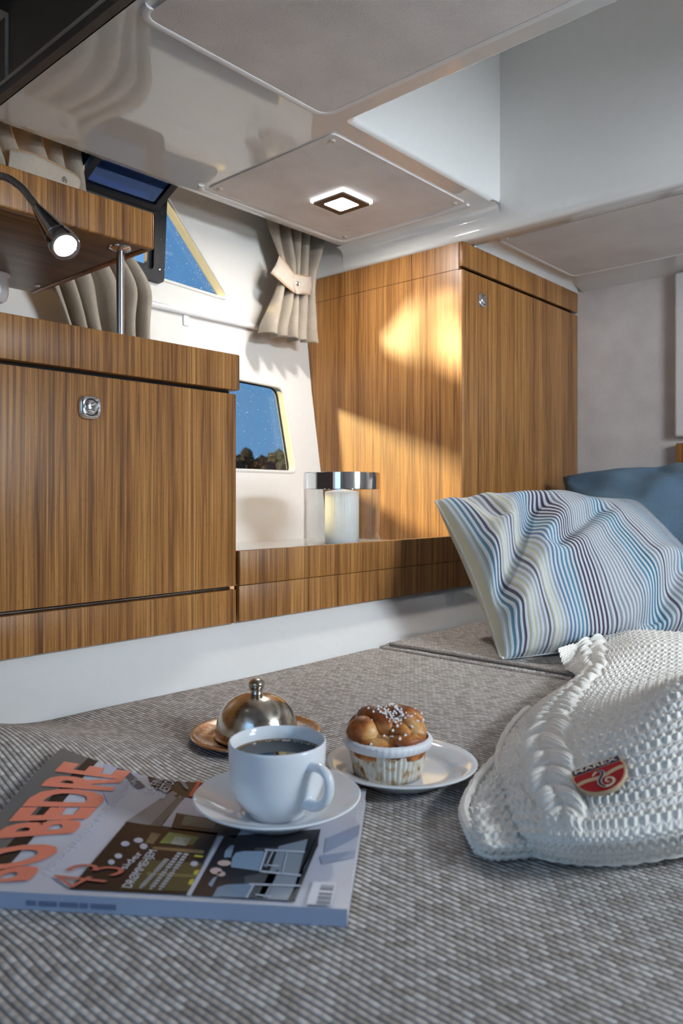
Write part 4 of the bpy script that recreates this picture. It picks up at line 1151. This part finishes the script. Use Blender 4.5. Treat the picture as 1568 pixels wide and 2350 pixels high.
pr([[(278, 1753), (267, 1767), (318, 1813), (334, 1806)]], (98, 102, 118), 3)
pr([[(330, 1758), (362, 1746), (560, 1775), (560, 1880), (440, 1850), (398, 1828), (350, 1808)]], (64, 56, 54), 2)
pr([[(395, 1760), (540, 1782), (540, 1800), (400, 1768)]], (120, 128, 134), 3)
pr([[(366, 1746), (345, 1757), (370, 1765), (362, 1748)]], (170, 174, 190), 3)
pr([[(285, 1890), (396, 1815), (420, 1832), (348, 1898)]], (150, 148, 150), 2)
pr([[(345, 1895), (405, 1833), (424, 1830), (372, 1898)]], (120, 116, 112), 3)
pr([[(370, 1896), (425, 1832), (520, 1850), (500, 1920)]], (200, 202, 214), 3)
pr([[(405, 1868), (560, 1895), (540, 1925), (392, 1905)]], (52, 48, 48), 4)
pr([[(425, 1875), (500, 1885), (490, 1905), (415, 1897)]], (110, 116, 110), 5)
pr([[(292, 1888), (500, 1914), (430, 2057), (160, 2043)]], (30, 28, 30), 4)
pr([[(388, 1913), (458, 1924), (442, 1942), (366, 1938)]], (132, 146, 84), 5)
pr([[(402, 1922), (440, 1927), (428, 1945), (392, 1940)]], (176, 184, 170), 6)
pr([[(348, 1913), (370, 1917), (352, 1940), (334, 1938)]], (120, 104, 80), 5)
pr([[(352, 1946), (470, 1955), (466, 1963), (350, 1952)]], (128, 108, 78), 5)
pr([[(330, 1975), (470, 1985), (440, 2050), (275, 2044)]], (84, 80, 54), 5)
pr([[(340, 2005), (452, 2012), (448, 2018), (335, 2012)]], (120, 116, 72), 6)
pr([[(448, 1965), (468, 1968), (464, 1972), (445, 1970)], [(447, 2002), (458, 2000), (452, 2012), (444, 2010)], [(436, 2023), (446, 2021), (442, 2035), (432, 2033)]], (206, 192, 70), 6)
def disc(u, v, ru, rv, n=12): return [(u + ru * math.cos(2 * math.pi * i / n), v + rv * math.sin(2 * math.pi * i / n)) for i in range(n)]
pr([disc(288, 1940, 10, 6), disc(318, 1932, 11, 6), disc(330, 1946, 9, 7), disc(272, 1968, 9, 6), disc(446, 1986, 9, 6), disc(256, 1982, 8, 6)], (186, 190, 206), 6)
# second photo: chairs by a table
pr([[(505, 1922), (514, 1922), (438, 2060), (428, 2058)]], (196, 200, 214), 6)
pr([[(516, 1922), (736, 1905), (728, 1945), (676, 2072), (440, 2058)]], (40, 38, 42), 4)
pr([[(640, 1945), (722, 1925), (728, 1945), (685, 2020), (660, 2070), (590, 2066), (620, 2000)]], (150, 158, 168), 5)
pr([[(712, 1912), (733, 1908), (730, 1945), (682, 2020), (676, 2070), (668, 2070), (688, 2000)]], (26, 26, 30), 6)
pr([[(585, 1950), (640, 1948), (600, 2000), (592, 1990)], [(560, 2015), (640, 2000), (610, 2066), (565, 2062)]], (86, 84, 84), 5)
pr([[(542, 1960), (560, 1957), (604, 1957), (610, 1962), (596, 2003), (530, 1994), (533, 1972)]], (150, 172, 196), 6)
pr([[(500, 2040), (520, 2034), (576, 2032), (584, 2038), (568, 2064), (488, 2062)]], (128, 150, 174), 6)
pr([[(528, 1944), (538, 1943), (530, 1972), (514, 1972), (517, 1957)], [(490, 2018), (500, 2014), (486, 2040), (478, 2034)]], (148, 166, 188), 6)
pr([disc(515, 1985, 16, 7), disc(496, 2003, 14, 8), disc(508, 2010, 10, 6)], (222, 196, 186), 7)
def stroke(a, b, w): 
    a, b = np.array(a, float), np.array(b, float); t = b - a; t /= np.linalg.norm(t); n = np.array([-t[1], t[0]]) * w
    return [tuple(a + n), tuple(b + n), tuple(b - n), tuple(a - n)]
pr([stroke((608, 1955), (700, 1960), 2.2), stroke((612, 1958), (596, 2004), 2.5), stroke((596, 2004), (690, 2014), 2.2), stroke((572, 2034), (690, 2038), 2.0), stroke((582, 2036), (566, 2066), 2.2), stroke((606, 1990), (640, 1992), 1.5), stroke((586, 2058), (620, 2062), 1.6), stroke((628, 1955), (610, 1995), 1.4), stroke((660, 1958), (648, 2010), 1.4), stroke((622, 2036), (606, 2066), 1.4)], (204, 210, 224), 8, name='chair_legs')
pr([[(750, 1925), (835, 1890), (838, 1912), (745, 1960)], [(735, 1965), (826, 1952), (828, 1966), (740, 1985)]], (160, 168, 190), 2)
pr([[(720, 2027), (773, 2031), (758, 2097), (698, 2093)]], (222, 222, 232), 8)
bars = []
for i in range(13):
    t0 = i / 13.0; w = (0.45 + 0.4 * ((i * 7) % 3) / 2) / 13
    f = lambda t: np.array([737 - 12 * t, 2036 + 46 * t]); g = lambda t: np.array([767 - 10 * t, 2038 + 46 * t])
    if i == 4: continue
    bars.append([tuple(f(t0)), tuple(g(t0)), tuple(g(t0 + w)), tuple(f(t0 + w))])
pr(bars, (92, 98, 118), 9, name='barcode')
M_SALMON = ink('title_salmon', (236, 138, 112), 0.3); M_INKW = ink('white_ink', (222, 224, 236), 0.3); M_INKK = ink('dark_ink', (40, 40, 46), 0.3)
def cover_text(s, bl0, bl1, top1, mat, layer, name, bold=0.0):
    """baseline from pixel bl0 to bl1, cap line through pixel top1 above bl1"""
    a, b, c = px2c(*bl0), px2c(*bl1), px2c(*top1)
    Vt, Ft, _ = text_shape(s, bold)
    pts = [a + (b - a) * p[0] + (c - b) * p[1] for p in Vt]
    keep = [all(0 <= pts[i][0] <= MW and 0 <= pts[i][1] <= ML for i in q) for q in Ft]
    return mk(name, [cover(p[0], p[1], (0.0003 + 0.00016 * layer)) for p in pts], [q for q, k_ in zip(Ft, keep) if k_], mat, mg, smooth=False)
cover_text('BO BEDRE', (70, 2024), (303, 1774), (146, 1750), M_SALMON, 7, 'title_lettering', 0.04)
cover_text('NORGES LEDENDE INTERIØRMAGASIN', (116, 2010), (320, 1795), (308, 1790), M_INKW, 8, 'subtitle_lettering')
cover_text('DE FINESTE', (354, 1823), (392, 1774), (371, 1770), M_INKW, 8, 'lettering')
cover_text('LENESTOLENE', (375, 1837), (416, 1780), (395, 1774), M_INKW, 8, 'lettering')
cover_text('43', (212, 2047), (300, 1998), (180, 1985), ink('salmon_thin', (196, 112, 96)), 9, 'lettering', -0.012)
cover_text('sider', (290, 2000), (330, 1962), (312, 1960), M_INKW, 9, 'lettering')
cover_text('DRØMMEHJEM', (308, 2044), (368, 1958), (342, 1955), M_INKW, 9, 'lettering')
lines = []
for (a, b) in (((322, 2044), (385, 1975)), ((345, 2047), (415, 1960)), ((366, 2048), (430, 1962)), ((430, 1815), (398, 1770))):
    for i in range(14):
        t = i / 14.0; p = np.array(a) + (np.array(b) - np.array(a)) * t; q = np.array(a) + (np.array(b) - np.array(a)) * (t + 0.05)
        w = np.array([5.5, 0.8]) if (i * 5) % 7 else np.array([3.0, 0.5])
        lines.append([tuple(p - w), tuple(p + w), tuple(q + w), tuple(q - w)])
pr(lines, (172, 176, 182), 9, name='small_print')
pr([stroke((437, 1832), (466, 1785), 4.0)], (214, 96, 76), 9, name='small_print')

# ------------------------------------------------------------------ crockery
def onbed(u, t): 
    a = (u - CX) / F; return np.array([(S * a + C) * t, (-C * a + S) * t])
sc_ = onbed(637, 0.643); zs_ = ZM + MT + 0.0016
sau = mk('saucer', *lathe([(0, 0.002), (0.028, 0.002), (0.030, 0.0), (0.033, 0.0), (0.035, 0.003), (0.046, 0.0075), (0.060, 0.0140), (0.0695, 0.0190), (0.0706, 0.0203), (0.0695, 0.0213), (0.060, 0.0172), (0.046, 0.0108), (0.037, 0.0074), (0.0325, 0.0066), (0.0285, 0.0062), (0.027, 0.0052), (0, 0.005)], (sc_[0], sc_[1], zs_), 96), M_PORC, loc=(sc_[0], sc_[1], zs_), angle=60)
tag(sau, 'white porcelain saucer on the magazine, holding the coffee cup', 'saucer')
zc = zs_ + 0.0054
cup = thing('coffee_cup', (sc_[0], sc_[1], zc), 'white porcelain cup of black coffee on the saucer', 'cup')
mk('cup_body', *lathe([(0, 0.0025), (0.021, 0.0025), (0.0225, 0.0), (0.0245, 0.0), (0.0255, 0.0025), (0.0270, 0.0045), (0.0320, 0.0095), (0.0365, 0.0170), (0.0393, 0.0265), (0.0405, 0.037), (0.0411, 0.050), (0.0414, 0.0585), (0.0410, 0.0602), (0.0400, 0.0606), (0.0390, 0.0598), (0.0386, 0.050), (0.0380, 0.037), (0.0365, 0.027), (0.0335, 0.018), (0.028, 0.011), (0.018, 0.0075), (0, 0.007)], (sc_[0], sc_[1], zc), 96), M_PORC, cup, angle=60)
rightv = np.array([S, -C]); fwdv = np.array([C, S])
hd = rightv * math.cos(math.radians(42)) - fwdv * math.sin(math.radians(42))
hp = smooth_path([np.r_[sc_ + hd * r_, zc + z_] for r_, z_ in ((0.0385, 0.0470), (0.0440, 0.0478), (0.0530, 0.0470), (0.0590, 0.0415), (0.0595, 0.0320), (0.0560, 0.0235), (0.0480, 0.0175), (0.0420, 0.0160), (0.0345, 0.0165))], 7)
hr = np.interp(np.linspace(0, 1, len(hp)), [0, .12, .3, .6, .85, 1], [0.0062, 0.0046, 0.0042, 0.0046, 0.0052, 0.0066])
mk('handle', *tube(hp, hr, 16, flat=0.85), M_PORC, cup)
m, nt, b = new_mat('black_coffee'); P_, s_ = pos(nt)
nt.links.new(ramp(nt, noise(nt, P_, 80), [(0.2, (0.006, 0.003, 0.002)), (0.8, (0.012, 0.006, 0.003))]), b.inputs['Base Color'])
b.inputs['Roughness'].default_value = 0.03; b.inputs['IOR'].default_value = 1.34
cof = mk('coffee', *lathe([(0.0384, 0.0492), (0.0378, 0.0486), (0.036, 0.0485), (0, 0.0485)], (sc_[0], sc_[1], zc), 64), m, cup); cof['label'] = 'black coffee'
mk('crema', *tube([(sc_[0] + 0.0372 * math.cos(t), sc_[1] + 0.0372 * math.sin(t), zc + 0.0487) for t in np.linspace(0, 2 * math.pi, 90)[:-1]], 0.0009, 6, closed=True, flat=0.5), plain('crema', (0.30, 0.17, 0.07), 0.4, var=0.4, vs=300), cof)
V, Fc = [], []
for i in range(46):
    t = random.gauss(math.atan2(fwdv[1], fwdv[0]) - 0.35, 0.5); q = 0.0366 - random.random() ** 2 * 0.004
    v, f = lathe([(0.0009, 0), (0.0007, 0.0005), (0, 0.0007)], (sc_[0] + q * math.cos(t), sc_[1] + q * math.sin(t), zc + 0.0486), 6)
    o = len(V); V += v; Fc += [[k + o for k in w] for w in f]
bub = mk('bubbles', V, Fc, plain('bubbles', (0.55, 0.50, 0.45), 0.1), cof); bub['kind'] = 'stuff'

pc_ = onbed(922, 0.770); zp = ZM + 0.0012
plt = mk('side_plate', *lathe([(0, 0.002), (0.040, 0.002), (0.042, 0.0), (0.045, 0.0), (0.047, 0.0025), (0.056, 0.0085), (0.068, 0.0130), (0.0752, 0.0155), (0.0762, 0.0168), (0.0750, 0.0178), (0.068, 0.0160), (0.0575, 0.0128), (0.0520, 0.0085), (0.0485, 0.0060), (0.044, 0.0052), (0, 0.005)], (pc_[0], pc_[1], zp), 96), M_PORC, loc=(pc_[0], pc_[1], zp), angle=60)
tag(plt, 'white porcelain side plate under the muffin', 'plate')

# muffin
mu = onbed(890, 0.764); zm = zp + 0.0058
mf = thing('muffin', (mu[0], mu[1], zm), 'golden twisted muffin with pearl sugar in a pleated white paper case', 'muffin')
def pleat(a, z):
    k = ss(np.array(z), 0.0, 0.006) * 0.030
    return 1 + float(k) * (2 * abs(((a / (2 * math.pi) * 44) % 1) - 0.5) - 0.5) * 2
def paper():
    m, nt, b = new_mat('muffin_paper'); P, s = pos(nt)
    f = noise(nt, P, 85.0, 3.0)
    nt.links.new(ramp(nt, f, [(0.50, srgb(232, 226, 212)), (0.60, srgb(206, 178, 140)), (0.72, srgb(136, 88, 56))]), b.inputs['Base Color'])
    b.inputs['Roughness'].default_value = 0.7; return m
mk('paper_case', *lathe([(0, 0.0006), (0.030, 0.0004), (0.0330, 0.0), (0.0345, 0.006), (0.0372, 0.020), (0.0396, 0.033)], (mu[0], mu[1], zm), 176, pleat), paper(), mf, angle=180)
mk('paper_frill', *lathe([(0.0398, 0.0325), (0.0408, 0.0300), (0.0418, 0.0292), (0.0428, 0.0300), (0.0442, 0.0345), (0.0444, 0.0372), (0.0436, 0.0380), (0.0420, 0.0385), (0.0405, 0.0392)], (mu[0], mu[1], zm), 132, lambda a, z: 1 + 0.012 * math.sin(a * 44) + 0.012 * math.sin(a * 5 + 1)), plain('frill_paper', srgb(236, 236, 238), 0.7, var=0.01), mf, angle=180)
def bun():
    c0 = np.array([0, 0, 0.030])
    rt, fd = np.r_[rightv, 0], np.r_[fwdv, 0]; upv = np.array([0, 0, 1.0])
    lobes = [  # centre (right, away, up), radii, yaw
        ((-0.024, -0.010, 0.013), (0.018, 0.017, 0.017), 0.0), ((-0.012, 0.002, 0.021), (0.013, 0.030, 0.015), 0.55), ((0.012, 0.014, 0.021), (0.027, 0.014, 0.014), -0.35),
        ((0.022, -0.004, 0.015), (0.015, 0.026, 0.016), 0.25), ((0.018, -0.024, 0.005), (0.022, 0.015, 0.015), 0.3), ((-0.012, -0.026, 0.002), (0.026, 0.013, 0.012), -0.22),
        ((0.004, -0.012, 0.014), (0.011, 0.026, 0.014), 0.75), ((-0.020, 0.020, 0.010), (0.020, 0.020, 0.016), 0.0), ((0.0, 0.0, 0.002), (0.0415, 0.0415, 0.016), 0.0)]
    nu, nv = 150, 100
    V, Fc = [], []
    cols = []
    for i in range(nv):
        ph = math.pi * 0.62 * i / (nv - 1)
        for j in range(nu):
            th = 2 * math.pi * j / nu
            dv = np.array([math.sin(ph) * math.cos(th), math.sin(ph) * math.sin(th), math.cos(ph)])
            best = []
            for (cc, rr_, yw) in lobes:
                cw, sw = math.cos(yw), math.sin(yw)
                rot = lambda q: np.array([cw * q[0] + sw * q[1], -sw * q[0] + cw * q[1], q[2]])
                o = rot(-np.array(cc)); R = np.array(rr_); D = rot(dv) / R; O = o / R
                A = D.dot(D); Bq = O.dot(D); Cq = O.dot(O) - 1; disc_ = Bq * Bq - A * Cq
                if disc_ > 0:
                    t = (-Bq + math.sqrt(disc_)) / A
                    if t > 0: best.append(t)
            best.sort(reverse=True)
            t = best[0] if best else 0.02
            if len(best) > 1:
                g = best[0] - best[1]; t -= 0.0024 * math.exp(-(g / 0.0012) ** 2)      # crease between strands
                cols.append(math.exp(-(g / 0.002) ** 2))
            else: cols.append(0)
            p = c0 + dv * t
            lim = 0.0405 + 0.006 * float(ss(p[2], 0.038, 0.048)); hr_ = math.hypot(p[0], p[1])
            if hr_ > lim: p[0] *= lim / hr_; p[1] *= lim / hr_
            q = np.r_[mu + rightv * p[0] + fwdv * p[1], zm + p[2]]
            V.append(tuple(q))
    for i in range(nv - 1):
        for j in range(nu):
            Fc.append([i * nu + j, (i + 1) * nu + j, (i + 1) * nu + (j + 1) % nu, i * nu + (j + 1) % nu])
    m, nt, b = new_mat('baked_dough'); P, s = pos(nt)
    f = noise(nt, P, 55.0, 4.0, 0.6); f2 = noise(nt, P, 24.0, 2.0)
    hz = mth(nt, 'MULTIPLY', mth(nt, 'SUBTRACT', s[2], zm + EZ + 0.036), 14.0)
    t = mth(nt, 'ADD', mth(nt, 'ADD', mth(nt, 'MULTIPLY', f, 0.55), mth(nt, 'MULTIPLY', f2, 0.55)), mth(nt, 'MULTIPLY', hz, 0.10))
    nt.links.new(ramp(nt, t, [(0.38, srgb(226, 186, 126)), (0.49, srgb(206, 140, 74)), (0.58, srgb(156, 84, 36)), (0.70, srgb(84, 40, 18))]), b.inputs['Base Color'])
    b.inputs['Roughness'].default_value = 0.42
    bump(nt, b, f, 0.0015, 0.5)
    o = mk('bun', V, Fc, m, mf, angle=180)
    return o, np.array(V)
bun_o, bv = bun()
V, Fc = [], []
cand = bv[(bv[:, 2] > zm + 0.036)]
rel = cand[:, :2] - mu
rr_ = rel @ rightv; ff_ = rel @ fwdv
wgt = np.exp(-((rr_ - 0.012) / 0.017) ** 2 - ((ff_ + 0.004) / 0.020) ** 2) + 0.05
pick = rng.choice(len(cand), 150, replace=False, p=wgt / wgt.sum())
for k in pick:
    c = cand[k]; q = random.uniform(0.0012, 0.0023)
    b0 = len(V)
    for (dx, dy, dz) in ((1, 0, 0), (-1, 0, 0), (0, 1, 0), (0, -1, 0), (0, 0, 1), (0, 0, -1)):
        g = q * random.uniform(0.7, 1.15); V.append((c[0] + dx * g, c[1] + dy * g, c[2] + 0.0005 + dz * g))
    Fc += [[b0 + i for i in t] for t in ((0, 2, 4), (2, 1, 4), (1, 3, 4), (3, 0, 4), (2, 0, 5), (1, 2, 5), (3, 1, 5), (0, 3, 5))]
ps = mk('pearl_sugar', V, Fc, plain('pearl_sugar', (0.90, 0.89, 0.88), 0.4), mf); ps['kind'] = 'stuff'; ps['label'] = 'white pearl sugar'

# cloche
def tarnish(name, c1, c2, rough):
    m, nt, b = new_mat(name); P, s = pos(nt)
    f = noise(nt, P, 28.0, 4.0, 0.6); f2 = noise(nt, P, 160.0, 3.0)
    t = mth(nt, 'ADD', mth(nt, 'MULTIPLY', f, 0.75), mth(nt, 'MULTIPLY', f2, 0.25))
    nt.links.new(ramp(nt, t, [(0.36, c1), (0.60, c2)]), b.inputs['Base Color']); b.inputs['Metallic'].default_value = 1.0
    nt.links.new(ramp(nt, f2, [(0.3, (rough * .7,) * 3), (0.7, (rough * 1.5,) * 3)]), b.inputs['Roughness']); return m
M_SILV = tarnish('tarnished_silver', (0.42, 0.35, 0.27), (0.70, 0.66, 0.60), 0.16)
M_COPP = tarnish('worn_copper_plate', (0.56, 0.38, 0.26), (0.72, 0.60, 0.50), 0.20)
cc_ = onbed(589, 0.893); zk = ZM + 0.0014
clo = thing('butter_cloche', (cc_[0], cc_[1], zk), 'small tarnished silver cloche with ball knob behind the cup', 'cloche')
mk('base_plate', *lathe([(0, 0.001), (0.05, 0.0), (0.056, 0.0), (0.066, 0.003), (0.0735, 0.0055), (0.0755, 0.0062), (0.0768, 0.0075), (0.0760, 0.0088), (0.0740, 0.0085), (0.0725, 0.0092), (0.0705, 0.0078), (0.060, 0.0045), (0.052, 0.0032), (0, 0.003)], (cc_[0], cc_[1], zk), 80), M_COPP, clo, angle=50)
mk('dome', *lathe([(0.0485, 0.0036), (0.0495, 0.0042), (0.0495, 0.0062), (0.0482, 0.0070), (0.0482, 0.0110), (0.0470, 0.0190), (0.0442, 0.0280), (0.0400, 0.0360), (0.0335, 0.0430), (0.0250, 0.0484), (0.0150, 0.0516), (0.0085, 0.0526), (0.0075, 0.0530)], (cc_[0], cc_[1], zk), 80), M_SILV, clo, angle=50)
mk('knob', *lathe([(0.0080, 0.0526), (0.0072, 0.0545), (0.0070, 0.0560), (0.0078, 0.0566), (0.0078, 0.0576), (0.0070, 0.0582), (0.0082, 0.0592), (0.0092, 0.0610), (0.0095, 0.0632), (0.0098, 0.0640), (0.0095, 0.0648), (0.0088, 0.0665), (0.0070, 0.0685), (0.0040, 0.0698), (0, 0.0702)], (cc_[0], cc_[1], zk), 40), M_SILV, clo, angle=50)

# candle lantern on the shelf
lc = onbed(785, 1.720); zl = -0.1118
lan = thing('candle_lantern', (lc[0], lc[1], zl), 'clear glass hurricane lantern with a chrome rim on the shelf', 'lantern')
R = 0.0862
mk('glass_cylinder', *lathe([(0, 0.003), (R - 0.008, 0.003), (R - 0.002, 0.0), (R, 0.004), (R, 0.06), (R, 0.130), (R - 0.0025, 0.130), (R - 0.0025, 0.06), (R - 0.0025, 0.008), (R - 0.007, 0.006), (0, 0.006)], (lc[0], lc[1], zl), 96), M_GLASS, lan)
mk('chrome_rim', *lathe([(R - 0.003, 0.1295), (R + 0.0006, 0.1292), (R + 0.0006, 0.1650), (R - 0.0005, 0.1658), (R - 0.0026, 0.1650), (R - 0.003, 0.1295)], (lc[0], lc[1], zl), 96), M_CHROME, lan)
cd = thing('pillar_candle', (lc[0], lc[1], zl + 0.0062), 'thick white fluted pillar candle inside the glass lantern', 'candle')
zq = zl + 0.0066
mk('wax', *lathe([(0, 0), (0.0375, 0), (0.0382, 0.003), (0.0382, 0.114), (0.0376, 0.1165), (0.030, 0.1185), (0.012, 0.1215), (0.004, 0.1225), (0, 0.1225)], (lc[0], lc[1], zq), 144, lambda a, z: 1 + 0.010 * math.sin(a * 36) * (1 if z < 0.115 else 0)), M_WAX, cd, angle=60)
mk('wick', *tube([(lc[0], lc[1], zq + 0.121), (lc[0], lc[1], zq + 0.126), (lc[0] + .001, lc[1], zq + 0.130)], 0.0011, 8), plain('wick', (0.7, 0.68, 0.62), 0.9), cd)
